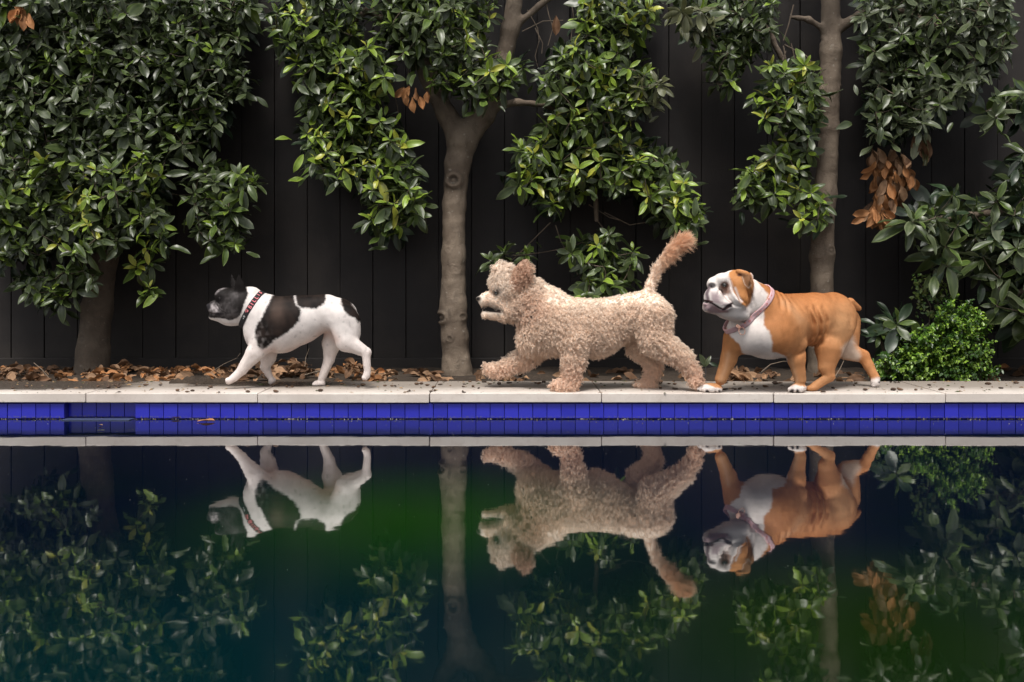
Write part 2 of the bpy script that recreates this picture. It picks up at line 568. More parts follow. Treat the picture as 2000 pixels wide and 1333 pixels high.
# ================================================================== SMOOTH BLENDED BODIES
class Body:
    """A blended solid: primitives smoothly joined on a grid and turned into one continuous mesh (all in metres)."""

    def __init__(self, lo, hi, h):
        self.h = h
        self.lo = np.array(lo, dtype=np.float64)
        self.n = np.ceil((np.array(hi) - self.lo) / h).astype(int) + 1
        self.F = np.full(tuple(self.n), 0.05, dtype=np.float32)
        self.ax = [(self.lo[i] + h * np.arange(self.n[i])).astype(np.float32) for i in range(3)]

    def _box(self, lo, hi):
        a = np.clip(np.floor((np.array(lo) - self.lo) / self.h).astype(int), 0, self.n)
        b = np.clip(np.ceil((np.array(hi) - self.lo) / self.h).astype(int) + 1, 0, self.n)
        sl = tuple(slice(int(a[i]), int(max(b[i], a[i] + 1))) for i in range(3))
        x = self.ax[0][sl[0]][:, None, None]
        y = self.ax[1][sl[1]][None, :, None]
        z = self.ax[2][sl[2]][None, None, :]
        return sl, x, y, z

    def _apply(self, sl, d, k, sub=False):
        A = self.F[sl]
        if sub:
            d = -d
            hh = np.clip(0.5 - 0.5 * (d - A) / k, 0, 1)
            self.F[sl] = d + (A - d) * hh + k * hh * (1 - hh)
        else:
            hh = np.clip(0.5 + 0.5 * (d - A) / k, 0, 1)
            self.F[sl] = d + (A - d) * hh - k * hh * (1 - hh)

    def cone(self, a, b, ra, rb, k=0.02, sy=1.0, sub=False):
        a, b = np.array(a, float), np.array(b, float)
        r = max(ra, rb) * max(1.0, sy) + 1.2 * k + 2 * self.h
        sl, x, y, z = self._box(np.minimum(a, b) - r, np.maximum(a, b) + r)
        ba = b - a
        L2 = max((ba * ba).sum(), 1e-9)
        px, py, pz = x - a[0], y - a[1], z - a[2]
        t = np.clip((px * ba[0] + py * ba[1] + pz * ba[2]) / L2, 0, 1)
        d = np.sqrt((px - t * ba[0]) ** 2 + ((py - t * ba[1]) / sy) ** 2 + (pz - t * ba[2]) ** 2) - (ra + (rb - ra) * t)
        self._apply(sl, d, k, sub)

    def ell(self, c, r, rot=0.0, k=0.02, yaw=0.0, sub=False):
        """ellipsoid, radii (x, y, z), turned by rot degrees in the side view and yaw degrees about the vertical"""
        c, r = np.array(c, float), np.array(r, float)
        m_ = r.max() + 1.2 * k + 2 * self.h
        sl, x, y, z = self._box(c - m_, c + m_)
        px, py, pz = x - c[0], y - c[1], z - c[2]
        if yaw:
            cw, sw = math.cos(math.radians(yaw)), math.sin(math.radians(yaw))
            px, py = px * cw + py * sw, -px * sw + py * cw
        if rot:
            cr, sr = math.cos(math.radians(rot)), math.sin(math.radians(rot))
            px, pz = px * cr + pz * sr, -px * sr + pz * cr
        k0 = np.sqrt((px / r[0]) ** 2 + (py / r[1]) ** 2 + (pz / r[2]) ** 2)
        k1 = np.sqrt((px / r[0] ** 2) ** 2 + (py / r[1] ** 2) ** 2 + (pz / r[2] ** 2) ** 2) + 1e-9
        d = k0 * (k0 - 1.0) / k1
        d = np.where(k0 < 1e-3, -r.min(), d)
        self._apply(sl, d.astype(np.float32), k, sub)

    def crease(self, pts, amp, width, ylo=-9, yhi=9):
        """groove (amp > 0) or fold (amp < 0) following a polyline drawn on the side view; pts are (x, z)"""
        P_ = np.array(pts, float)
        w = width * 3
        sl, x, y, z = self._box((P_[:, 0].min() - w, ylo, P_[:, 1].min() - w), (P_[:, 0].max() + w, yhi, P_[:, 1].max() + w))
        x2, z2 = x[:, 0, :] + 0 * z[:, 0, :], z[:, 0, :] + 0 * x[:, 0, :]
        D = np.full(x2.shape, 9.0)
        T = np.zeros(x2.shape)
        tot = 0.0
        lens = np.sqrt(((P_[1:] - P_[:-1]) ** 2).sum(1))
        for i in range(len(P_) - 1):
            a, ba = P_[i], P_[i + 1] - P_[i]
            t = np.clip(((x2 - a[0]) * ba[0] + (z2 - a[1]) * ba[1]) / (ba @ ba + 1e-12), 0, 1)
            d = np.hypot(x2 - a[0] - t * ba[0], z2 - a[1] - t * ba[1])
            s = (tot + t * lens[i]) / lens.sum()
            T = np.where(d < D, s, T)
            D = np.minimum(D, d)
            tot += lens[i]
        prof = np.sin(np.pi * np.clip(T * 0.86 + 0.07, 0, 1)) ** 0.7
        A = (amp * prof * np.exp(-(D / width) ** 2)).astype(np.float32)
        self.F[sl] += A[:, None, :]

    def floor(self, z):
        zz = self.ax[2][None, None, :]
        self.F = np.maximum(self.F, (z - zz) + 0 * self.F).astype(np.float32)

    def sample(self, p):
        q = (np.asarray(p, float) - self.lo) / self.h
        i = np.clip(np.floor(q).astype(int), 0, self.n - 2)
        f = np.clip(q - i, 0, 1)
        s = 0
        for dx in (0, 1):
            for dy in (0, 1):
                for dz in (0, 1):
                    w = (f[..., 0] if dx else 1 - f[..., 0]) * (f[..., 1] if dy else 1 - f[..., 1]) * (f[..., 2] if dz else 1 - f[..., 2])
                    s = s + w * self.F[i[..., 0] + dx, i[..., 1] + dy, i[..., 2] + dz]
        return s

    def march(self, o, d, far=0.4, step=0.0008):
        """distance from inside point o along d to the surface"""
        o, d = np.array(o, float), np.array(d, float)
        t = np.arange(0, far, step)
        v = self.sample(o[None] + t[:, None] * d[None])
        w = np.where(v > 0)[0]
        return t[w[0]] if len(w) else far

    def mesh(self):
        F = self.F
        s = F < 0
        cnt = np.zeros(tuple(self.n - 1), dtype=np.int8)
        for dx in (0, 1):
            for dy in (0, 1):
                for dz in (0, 1):
                    cnt += s[dx:self.n[0] - 1 + dx, dy:self.n[1] - 1 + dy, dz:self.n[2] - 1 + dz]
        act = (cnt > 0) & (cnt < 8)
        I = np.argwhere(act)
        idx = np.full(act.shape, -1, dtype=np.int64)
        idx[act] = np.arange(len(I))
        cor = [(dx, dy, dz) for dx in (0, 1) for dy in (0, 1) for dz in (0, 1)]
        val = {c: F[I[:, 0] + c[0], I[:, 1] + c[1], I[:, 2] + c[2]] for c in cor}
        acc = np.zeros((len(I), 3))
        num = np.zeros(len(I))
        for c in cor:
            for ax in range(3):
                if c[ax]:
                    continue
                c2 = list(c)
                c2[ax] = 1
                fa, fb = val[c], val[tuple(c2)]
                cr = (fa < 0) != (fb < 0)
                t = np.where(cr, fa / np.where(cr, fa - fb, 1), 0)
                p = np.tile(np.array(c, float), (len(I), 1))
                p[:, ax] += t
                acc[cr] += p[cr]
                num[cr] += 1
        V = self.lo + self.h * (I + acc / num[:, None])
        Q = []
        for ax in range(3):
            u, v = (ax + 1) % 3, (ax + 2) % 3
            sl0 = [slice(1, self.n[i] - 1) for i in range(3)]
            sl1 = list(sl0)
            sl0[ax] = slice(0, self.n[ax] - 1)
            sl1[ax] = slice(1, self.n[ax])
            a, b = s[tuple(sl0)], s[tuple(sl1)]
            E = np.argwhere(a != b)
            if not len(E):
                continue
            sgn = a[E[:, 0], E[:, 1], E[:, 2]]
            off = np.ones(3, int)
            off[ax] = 0
            E = E + off
            c = []
            for (du, dv) in ((-1, -1), (0, -1), (0, 0), (-1, 0)):
                e = E.copy()
                e[:, u] += du
                e[:, v] += dv
                c.append(idx[e[:, 0], e[:, 1], e[:, 2]])
            c = np.stack(c, 1)
            c[~sgn] = c[~sgn][:, ::-1]
            Q.append(c)
        Q = np.concatenate(Q)
        Q = Q[(Q >= 0).all(1)]
        return V, Q


def relax(V, Q, it=2, f=0.5):
    """Laplacian smoothing of a quad mesh"""
    for _ in range(it):
        acc = np.zeros_like(V)
        num = np.zeros(len(V))
        for a, b in ((0, 1), (1, 2), (2, 3), (3, 0)):
            np.add.at(acc, Q[:, a], V[Q[:, b]])
            np.add.at(acc, Q[:, b], V[Q[:, a]])
            np.add.at(num, Q[:, a], 1)
            np.add.at(num, Q[:, b], 1)
        V = V + f * (acc / np.maximum(num, 1)[:, None] - V)
    return V


def vnormals(V, Q):
    fn = np.cross(V[Q[:, 2]] - V[Q[:, 0]], V[Q[:, 3]] - V[Q[:, 1]])
    N = np.zeros_like(V)
    for i in range(4):
        np.add.at(N, Q[:, i], fn)
    return N / np.maximum(np.linalg.norm(N, axis=1), 1e-12)[:, None]


def poly_sd(p, poly):
    """signed distance (negative inside) of points (n,2) to a polygon"""
    poly = np.array(poly, float)
    d = np.full(len(p), 1e9)
    ins = np.zeros(len(p), bool)
    for i in range(len(poly)):
        a, b = poly[i], poly[(i + 1) % len(poly)]
        e = b - a
        w = p - a
        t = np.clip((w @ e) / (e @ e + 1e-12), 0, 1)
        d = np.minimum(d, np.hypot(*(w - t[:, None] * e).T))
        c = ((a[1] > p[:, 1]) != (b[1] > p[:, 1])) & (p[:, 0] < (b[0] - a[0]) * (p[:, 1] - a[1]) / (b[1] - a[1] + 1e-12) + a[0])
        ins ^= c
    return np.where(ins, -d, d)


def line_d(p, pts):
    d = np.full(len(p), 1e9)
    pts = np.array(pts, float)
    for i in range(len(pts) - 1):
        a, e = pts[i], pts[i + 1] - pts[i]
        w = p - a
        t = np.clip((w @ e) / (e @ e + 1e-12), 0, 1)
        d = np.minimum(d, np.hypot(*(w - t[:, None] * e).T))
    return d


def sstep(x, a, b):
    t = np.clip((x - a) / (b - a), 0, 1)
    return t * t * (3 - 2 * t)


def in_poly(x, y, poly):
    ins = False
    for i in range(len(poly)):
        (x1, y1), (x2, y2) = poly[i], poly[(i + 1) % len(poly)]
        if (y1 > y) != (y2 > y) and x < (x2 - x1) * (y - y1) / (y2 - y1) + x1:
            ins = not ins
    return ins
# ================================================================== TREES AND SHRUBS
m, n, l, b = new_mat('bark')
pos = geo_pos(n)
mp = n.new('ShaderNodeMapping')
mp.inputs['Scale'].default_value = (1, 1, 0.8)
l.new(pos, mp.inputs['Vector'])
ring = noise(n, l, mp.outputs[0], 26, 6, 0.7, 0.5)
big = noise(n, l, pos, 7, 5, 0.6)
fine = noise(n, l, pos, 160, 5, 0.7)
spot = noise(n, l, pos, 55, 2, 0.5)
c = mixc(n, l, maprange(n, l, big.outputs['Fac'], 0.35, 0.65), (0.125, 0.092, 0.066), (0.22, 0.17, 0.125))
c = mixc(n, l, maprange(n, l, ring.outputs['Fac'], 0.52, 0.72, 0, 0.5), c, (0.055, 0.042, 0.033))
c = mixc(n, l, maprange(n, l, spot.outputs['Fac'], 0.66, 0.74, 0, 0.6), c, (0.34, 0.30, 0.25))
c = mixc(n, l, maprange(n, l, fine.outputs['Fac'], 0.55, 0.8, 0, 0.5), c, (0.07, 0.055, 0.045))
a = n.new('ShaderNodeAttribute')
a.attribute_name = 'Col'
c = mixc(n, l, 1.0, c, a.outputs['Color'], 'MULTIPLY')
l.new(c, b.inputs['Base Color'])
b.inputs['Roughness'].default_value = 0.85
hh = mathn(n, l, 'ADD', fine.outputs['Fac'], mathn(n, l, 'MULTIPLY', ring.outputs['Fac'], 1.5))
bump(n, l, hh, 0.65, 0.005, b)
MAT_BARK = m

LEAF_MAT = attr_mat('leaf_green', 0.36, 0.5, rnd=0.22, transl=0.16)
LITTER_MAT = attr_mat('leaf_dry', 0.7, 0.25, rnd=0.35, transl=0.10, mottle=0.25)

AGES = {                       # albedo, margin colour (edge light painted in; also tints the ribs)
    'old':    ((0.025, 0.044, 0.011), (0.095, 0.120, 0.045)),
    'grey':   ((0.046, 0.068, 0.026), (0.16, 0.18, 0.10)),
    'mid':    ((0.042, 0.085, 0.011), (0.15, 0.20, 0.05)),
    'young':  ((0.145, 0.245, 0.016), (0.30, 0.38, 0.07)),
    'tip':    ((0.310, 0.345, 0.030), (0.44, 0.42, 0.09)),
    'olive':  ((0.080, 0.090, 0.036), (0.16, 0.16, 0.08)),
    'dead':   ((0.330, 0.150, 0.060), (0.42, 0.20, 0.085)),
    'brown':  ((0.115, 0.060, 0.032), (0.16, 0.09, 0.05)),
    'tan':    ((0.27, 0.155, 0.085), (0.34, 0.21, 0.125)),
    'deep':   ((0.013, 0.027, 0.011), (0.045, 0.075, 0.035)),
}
NR, NC = 6, 4                  # 48 triangles a leaf


def leaf_shape(kind, width=0.36, droop=0.18, fold=0.22, wave=0.05, curl=0.0, seed=0):
    """unit leaf along +X, upper side +Z: verts, colours"""
    rs = random.Random(seed)
    base, marg = AGES[kind]
    V, C = [], []
    ph = rs.uniform(0, 6)
    for i in range(NR + 1):
        t = i / NR
        w = width * 0.5 * (math.sin(math.pi * min(1, t ** 0.85)) ** 0.75) * (0.72 + 0.45 * t)
        if i == 0:
            w = 0.012
        if i == NR:
            w = 0.004
        for j in range(NC + 1):
            s = -1 + 2 * j / NC
            x = t
            y = s * w
            z = -droop * t * t + fold * abs(s) * w * 1.1 + wave * math.sin(t * 9 + ph + s * 1.2) * abs(s) * 0.6
            if curl:
                ang = s * curl * (0.5 + t)
                y = math.sin(ang) * w / max(abs(curl), 1e-3) * 1.3
                z += (1 - math.cos(ang)) * w * 1.6
            V.append((x, y, z))
            e = abs(s) ** 3 * 0.8
            rib = 0.55 if j == NC // 2 else 0.0
            vein = 0.10 * (1 if i % 2 else 0)
            f = min(1, e + rib * 0.7 + vein)
            C.append([base[k] + (marg[k] - base[k]) * f for k in range(3)])
    return np.array(V, np.float32), np.array(C, np.float32)


LEAF_F = np.array([(i * (NC + 1) + j, (i + 1) * (NC + 1) + j, (i + 1) * (NC + 1) + j + 1, i * (NC + 1) + j + 1) for i in range(NR) for j in range(NC)])
SHAPES, SHAPE_ME = {}, {}
for kd in AGES:
    for s in range(4):
        dry = kd in ('dead', 'brown', 'tan')
        v, c = leaf_shape(kd, (0.34 if not dry else 0.38) + 0.04 * s, (0.10, 0.24, 0.42, 0.02)[s], (0.40, 0.2, 0.3, 0.12)[s],
                          0.05 if not dry else 0.10, (0.0 if not dry else (0.8, -0.55, 0.25, 1.15)[s]), s + 17)
        SHAPES[kd, s] = (v, c)
        SHAPE_ME[kd, s] = mesh_from('leaf', v, LEAF_F, LITTER_MAT if dry else LEAF_MAT, True, c)


class Leaves:
    """collects leaves of one plant: (matrix, kind, shape, weight)"""

    def __init__(self):
        self.items = []

    def add(self, c, direction, normal, length, kind, shape, weight):
        x = direction.normalized()
        z = (normal - x * normal.dot(x))
        if z.length < 1e-4:
            z = x.orthogonal()
        z.normalize()
        y = z.cross(x)
        M = Matrix(((x.x, y.x, z.x, c.x / length), (x.y, y.y, z.y, c.y / length), (x.z, y.z, z.z, c.z / length), (0, 0, 0, 1 / length)))
        M = Matrix(((x.x * length, y.x * length, z.x * length, c.x), (x.y * length, y.y * length, z.y * length, c.y), (x.z * length, y.z * length, z.z * length, c.z), (0, 0, 0, 1)))
        self.items.append((M, kind, shape, weight))

    def build(self, root, n_parts=300, part_name='leaf', rest_name='foliage'):
        self.items.sort(key=lambda q: -q[3])
        inv = Matrix.Translation(-root.location)
        for M, kd, s, w in self.items[:n_parts]:
            o = bpy.data.objects.new(part_name, SHAPE_ME[kd, s])
            o.parent = root
            o.matrix_local = inv @ M
            COL.objects.link(o)
        rest = self.items[n_parts:]
        if not rest:
            return
        VV, CC = [], []
        for dry in (False, True):
            VV, CC = [], []
            for M, kd, s, w in rest:
                if (kd in ('dead', 'brown', 'tan')) != dry:
                    continue
                v, c = SHAPES[kd, s]
                A = np.array(M)
                VV.append(v @ A[:3, :3].T + (A[:3, 3] - np.array(root.location)))
                CC.append(c * random.uniform(0.72, 1.25))
            if not VV:
                continue
            nv = (NR + 1) * (NC + 1)
            FF = (LEAF_F[None] + (np.arange(len(VV)) * nv)[:, None, None]).reshape(-1, 4)
            o = obj(rest_name if not dry else 'dry_' + rest_name, mesh_from(rest_name, np.concatenate(VV), FF, LITTER_MAT if dry else LEAF_MAT, True, np.concatenate(CC)), root)
            o['kind'] = 'stuff'


def whorl(LV, c, axis, size, pal, weight, nleaf=None):
    """a rosette of leaves at the end of a twig; pal = list of (kind, share) from outer (old) to inner (young)"""
    axis = axis.normalized()
    a = axis.orthogonal().normalized()
    b = axis.cross(a)
    n_ = nleaf or random.randint(7, 14)
    ph = random.uniform(0, 6.28)
    for i in range(n_):
        t = i / (n_ - 1)                       # 0 outer/lower .. 1 inner/upper
        w = ph + i * 2.4 + random.uniform(-0.25, 0.25)
        el = math.radians(-28 + 85 * t ** 1.4 + random.uniform(-14, 14))
        rad = a * math.cos(w) + b * math.sin(w)
        d = rad * math.cos(el) + axis * math.sin(el)
        d = d + Vector((0, 0, -0.12 + 0.1 * t))
        L = size * (1.1 - 0.45 * t) * random.uniform(0.62, 1.22)
        base = c + axis * (size * 0.35 * (t - 0.6)) + rad * size * 0.04
        kd = pal[0] if t < 0.5 else (pal[1] if t < 0.84 else pal[2])
        if random.random() < 0.12:
            kd = random.choice(pal)
        nrm = axis * math.cos(el) - rad * math.sin(el) + Vector((random.gauss(0, .25), random.gauss(0, .25), random.gauss(0, .2) + 0.25))
        LV.add(base, d, nrm, L, kd, random.randrange(4), weight + random.uniform(0, 0.02) + (0.04 if L > size * 0.8 else 0))


PALS = {
    'dark': ('old', 'old', 'mid'), 'mid': ('old', 'mid', 'young'), 'fresh': ('mid', 'young', 'tip'), 'lively': ('old', 'young', 'tip'),
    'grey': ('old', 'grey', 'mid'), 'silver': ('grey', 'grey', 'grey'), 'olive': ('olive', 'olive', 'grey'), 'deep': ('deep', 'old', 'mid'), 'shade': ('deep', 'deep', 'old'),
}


def edge_d(x, y, poly):
    best = 1e9
    for i in range(len(poly)):
        (x1, y1), (x2, y2) = poly[i], poly[(i + 1) % len(poly)]
        ex, ey = x2 - x1, y2 - y1
        t = max(0.0, min(1.0, ((x - x1) * ex + (y - y1) * ey) / (ex * ex + ey * ey + 1e-9)))
        best = min(best, math.hypot(x - x1 - t * ex, y - y1 - t * ey))
    return best


def fill(LV, poly, mix, spacing=0.050, size=0.073, depth=(0.60, 0.92), layers=((0.0, 1.0), (0.5, 1.0), (1.0, 0.8)), tips=None, inset=17):
    """rosettes filling a region of the tree's spread; poly in picture coordinates at the plant's distance"""
    xs_ = [p[0] for p in poly]
    ys_ = [p[1] for p in poly]
    nodes = []
    for lay, dens in layers:
        pts = []
        D = depth[0] + (depth[1] - depth[0]) * lay
        scl = FPX / (Y0 + D)
        r_ = spacing * scl * (0.85 if lay > 0 else 1.0)
        area = (max(xs_) - min(xs_)) * (max(ys_) - min(ys_))
        for _ in range(int(area / (r_ * r_) * 9 * dens)):
            x, y = random.uniform(min(xs_), max(xs_)), random.uniform(min(ys_), max(ys_))
            if not in_poly(x, y, poly) or edge_d(x, y, poly) < inset * (1.3 if lay > 0.3 else 1.0):
                continue
            if any((x - q[0]) ** 2 + (y - q[1]) ** 2 < r_ * r_ for q in pts):
                continue
            pts.append((x, y))
            c = P(x, y, D + random.uniform(-0.05, 0.05))
            kd = random.choices([q[0] for q in mix], [q[1] for q in mix])[0]
            if lay > 0.7:  # crown shade put into colour: back layers take darker leaves
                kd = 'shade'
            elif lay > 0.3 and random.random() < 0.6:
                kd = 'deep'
            ax = Vector((random.gauss(0, 0.45), -0.75 + random.gauss(0, 0.35), 0.55 + random.gauss(0, 0.35)))
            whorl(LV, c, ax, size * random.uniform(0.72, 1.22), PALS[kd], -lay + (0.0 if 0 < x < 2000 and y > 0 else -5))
            nodes.append(c)
            if random.random() < 0.55:
                for _q in range(random.randint(2, 5)):
                    off = Vector((random.gauss(0, .035), random.gauss(0.01, .03), random.gauss(-.015, .035)))
                    dv = Vector((random.gauss(0, .8), random.gauss(-.35, .5), random.gauss(-.45, .5)))
                    LV.add(c + off, dv, Vector((random.gauss(0, .5), -.6, .8)), size * random.uniform(.55, 1.15), random.choice(PALS[kd][:2]), random.randrange(4), -lay - .3 + (0.0 if 0 < x < 2000 and y > 0 else -5))
    if tips is not None:
        tips += nodes
    return nodes


def twigs(nodes, roots, root_r=0.006):
    """thin branches: each rosette is joined to the nearest point already joined to the limbs"""
    import heapq
    pts = [Vector(r_) for r_ in roots]
    par = [-1] * len(pts)
    todo = sorted(nodes, key=lambda c: min((c - r_).length for r_ in roots))
    out = []
    for c in todo:
        j = min(range(len(pts)), key=lambda k: (c - pts[k]).length + (0.03 if k < len(roots) else 0))
        p = pts[j]
        L = (c - p).length
        if L > 0.55:
            pts.append(c)
            continue
        mid = (p + c) / 2 + Vector((random.gauss(0, .06), random.gauss(0, .05) + 0.04, random.gauss(0, .05) - 0.03)) * L * 2
        r0 = 0.0035 if j < len(roots) else 0.0024
        q = [p * (1 - t) ** 2 + mid * 2 * t * (1 - t) + c * t * t for t in (0, 0.25, 0.5, 0.75, 1)]
        out.append(tube(q, [r0, r0 * .9, r0 * .8, r0 * .7, r0 * .5], 5))
        pts.append(c)
    return join_tubes(out)


def build_trunk(root, segs, knots=(), h=0.006, depth=0.8, k=0.03, seed=0, shade=1.0):
    """segs: chains of (px, py, radius px); knots: (px, py, r px, depth-sign)"""
    S = FPX / (Y0 + depth)
    allp = [P(x, y, depth + (dd if len(q) else 0)) for ch in segs for (x, y, r_, *q) in ch for dd in [q[0] if q else 0]]
    rmax = max(r_ for ch in segs for (x, y, r_, *q) in ch) / S
    lo = np.min([tuple(p) for p in allp], axis=0) - rmax - 0.05
    hi = np.max([tuple(p) for p in allp], axis=0) + rmax + 0.05
    lo[2] = max(lo[2], ZG - 0.03)
    B = Body(lo, hi, h)
    for ch in segs:
        for (a, b_) in zip(ch[:-1], ch[1:]):
            da, db = (a[3] if len(a) > 3 else 0), (b_[3] if len(b_) > 3 else 0)
            B.cone(P(a[0], a[1], depth + da), P(b_[0], b_[1], depth + db), a[2] / S, b_[2] / S, k if a is not ch[0] else k)
    V, Q = B.mesh()
    V = relax(V, Q, 2)
    N = vnormals(V, Q)
    pn = V * np.array([1, 1, 0.45])
    V = V + N * (0.0030 * snoise(pn, 30, seed) + 0.0016 * snoise(V, 95, seed + 3))[:, None]
    C = np.full((len(V), 3), shade)
    for (kx, ky, kr, *ks) in knots:
        ks = ks[0] if ks else 0.5
        q = P(kx, ky, depth)
        rr = kr / S
        # position on the camera-facing side of the trunk
        near = np.hypot(V[:, 0] - q.x, V[:, 2] - q.z)
        front = N[:, 1] < 0.15
        u = near / rr
        bulge = np.where(front, np.exp(-(u / 1.5) ** 2) * 0.45 + np.exp(-((u - 0.95) / 0.32) ** 2) * 0.38 - np.exp(-((u - 0.45) / 0.22) ** 2) * 0.35, 0)
        V = V + N * (bulge * rr * 0.6 * ks)[:, None]
        dk = np.where(front, np.exp(-((u - 0.5) / 0.25) ** 2) * 0.55 + np.exp(-((u - 1.55) / 0.25) ** 2) * 0.25, 0)
        C *= (1 - dk * min(1, ks))[:, None]
    me = mesh_from('trunk', V - np.array(root.location), Q, MAT_BARK, True, C)
    return obj('trunk', me, root)


# ------------------------------------------------------------------ left tree
TD = 0.80
t1 = empty('evergreen_tree', P(180, 733, TD))
tag(t1, 'leaning evergreen tree with dense dark crown at the left edge', 'tree', 'evergreen trees along the fence')
build_trunk(t1, [[(178, 745, 37), (181, 690, 30), (190, 600, 27), (205, 500, 23), (222, 380, 20), (236, 220, 18), (246, 60, 16), (252, -120, 13), (250, -260, 8)],
                 [(215, 420, 15), (150, 300, 12), (90, 170, 10), (60, 20, 8)], [(236, 220, 13), (320, 120, 10), (400, 20, 8), (440, -80, 6)]],
            [(172, 660, 9), (196, 560, 8)], depth=TD, seed=1, shade=0.55)
LV = Leaves()
nd = []
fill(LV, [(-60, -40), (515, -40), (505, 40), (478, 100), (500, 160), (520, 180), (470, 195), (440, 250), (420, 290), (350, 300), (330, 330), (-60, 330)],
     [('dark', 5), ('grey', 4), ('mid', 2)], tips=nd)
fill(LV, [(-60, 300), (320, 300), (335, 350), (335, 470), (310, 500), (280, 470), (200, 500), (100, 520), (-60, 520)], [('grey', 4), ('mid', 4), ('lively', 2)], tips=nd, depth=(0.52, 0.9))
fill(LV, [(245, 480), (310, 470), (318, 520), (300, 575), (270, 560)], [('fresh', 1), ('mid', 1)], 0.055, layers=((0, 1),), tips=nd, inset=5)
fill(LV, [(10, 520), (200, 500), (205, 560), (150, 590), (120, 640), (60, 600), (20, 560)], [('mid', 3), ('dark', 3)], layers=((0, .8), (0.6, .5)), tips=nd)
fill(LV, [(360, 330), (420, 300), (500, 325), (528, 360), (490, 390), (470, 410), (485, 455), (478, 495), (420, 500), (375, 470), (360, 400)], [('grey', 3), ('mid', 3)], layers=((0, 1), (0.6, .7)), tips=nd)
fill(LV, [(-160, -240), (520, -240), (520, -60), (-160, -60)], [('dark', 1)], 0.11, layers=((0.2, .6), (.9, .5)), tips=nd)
for (x, y) in ((35, 12), (58, 22)):
    for q in range(3):
        LV.add(P(x + random.uniform(-12, 12), y + random.uniform(-8, 8), 0.55), Vector((random.gauss(0, .4), -.3, -1)), Vector((random.gauss(0, .6), -1, 0.2)), 0.075, 'dead', random.randrange(4), 0.3)
roots = [P(x, y, TD) for x, y in ((205, 500), (222, 380), (236, 220), (246, 60), (150, 300), (90, 170), (60, 20), (320, 120), (400, 20), (215, 440))]
v, f = twigs(nd, roots)
obj('twigs', mesh_from('twigs', np.array([tuple(q) for q in v]) - np.array(t1.location), f, MAT_BARK, True, np.full((len(v), 3), .7)), t1)['kind'] = 'stuff'
LV.build(t1)

# ------------------------------------------------------------------ forked middle tree
t2 = empty('evergreen_tree', P(892, 738, TD))
tag(t2, 'evergreen tree with pale knotted forked trunk between the two leading dogs', 'tree', 'evergreen trees along the fence')
build_trunk(t2, [[(895, 750, 33), (892, 715, 27), (889, 660, 26), (886, 600, 25), (886, 500, 23), (887, 400, 22), (893, 320, 24), (902, 275, 28)],
                 [(902, 275, 26), (872, 225, 20), (838, 150, 17), (800, 70, 15), (768, -30, 13), (740, -160, 10), (725, -260, 6)],
                 [(902, 275, 26), (945, 225, 21), (978, 140, 18), (996, 60, 17), (1008, -20, 16), (1015, -150, 12), (1018, -270, 7)],
                 [(955, 210, 9), (1010, 200, 6, -.02), (1070, 206, 5, -.04), (1130, 240, 5, -.06), (1160, 330, 5, -.04), (1165, 430, 4, -.02)],
                 [(800, 70, 9), (720, 20, 6, -.03), (660, 60, 6, -.06), (640, 160, 5, -.08)], [(996, 60, 7), (1080, -10, 6, -.03), (1170, -40, 5, -.04)]],
            [(887, 355, 12, 1), (864, 620, 11, 1.2), (904, 618, 7, .5), (880, 660, 6, .8), (876, 489, 6, .4), (893, 527, 9, .25)], h=0.0045, depth=TD, k=0.022, seed=2)
LV = Leaves()
nd = []
ML = [(507, 60), (522, 25), (530, -40), (725, -40), (717, 56), (762, 94), (775, 140), (747, 205), (790, 240), (795, 262), (820, 320), (825, 360), (834, 371), (850, 405), (825, 440), (800, 440), (774, 478), (744, 462), (710, 460), (708, 430), (699, 380), (645, 365), (600, 340), (585, 292), (575, 240), (598, 210), (588, 184), (580, 154), (556, 125)]
fill(LV, ML, [('lively', 4), ('mid', 6), ('dark', 3), ('fresh', 2)], tips=nd, depth=(0.58, 0.9), layers=((0, 1), (0.45, 1), (1, .6)))
fill(LV, [(770, -40), (965, -40), (985, 30), (960, 90), (1000, 100), (1045, 105), (1040, 140), (1000, 180), (970, 215), (935, 205), (920, 225), (880, 185), (825, 172), (830, 120), (795, 70)],
     [('mid', 4), ('grey', 3), ('lively', 2)], tips=nd, depth=(0.56, 0.84), layers=((0, 1), (0.6, .8)))
MR = [(1075, 87), (1126, 70), (1120, 22), (1130, -40), (1295, -40), (1290, 50), (1265, 78), (1240, 109), (1285, 143), (1300, 178), (1275, 210), (1240, 222), (1248, 252), (1310, 280), (1335, 313), (1352, 345), (1375, 374), (1395, 417), (1380, 440), (1350, 452), (1304, 455), (1265, 430), (1240, 390), (1190, 385), (1130, 375), (1105, 415), (1085, 430), (1045, 425), (1048, 400), (995, 378), (1000, 322), (966, 283), (1005, 272), (1048, 246), (1060, 217), (1040, 174), (1048, 152)]
fill(LV, MR, [('lively', 4), ('mid', 6), ('dark', 3), ('fresh', 2)], tips=nd, depth=(0.58, 0.9), layers=((0, 1), (0.45, 1), (1, .6)))
fill(LV, [(1230, 130), (1290, 150), (1300, 185), (1275, 212), (1235, 200)], [('olive', 1)], 0.06, layers=((0, 1),), depth=(.52, .6), tips=nd, inset=5)
fill(LV, [(1100, 483), (1135, 458), (1187, 447), (1222, 470), (1258, 492), (1245, 530), (1222, 560), (1204, 590), (1115, 590), (1130, 531)], [('fresh', 1), ('mid', 3), ('dark', 2)], 0.055, tips=nd, layers=((0, 1), (0.5, .6)), depth=(.62, .9), inset=5)
fill(LV, [(915, 508), (930, 490), (978, 476), (1055, 472), (1060, 505), (1009, 520), (950, 528)], [('mid', 3), ('dark', 3)], 0.06, 0.075, tips=nd, layers=((0, 1),), depth=(.72, .9), inset=5)
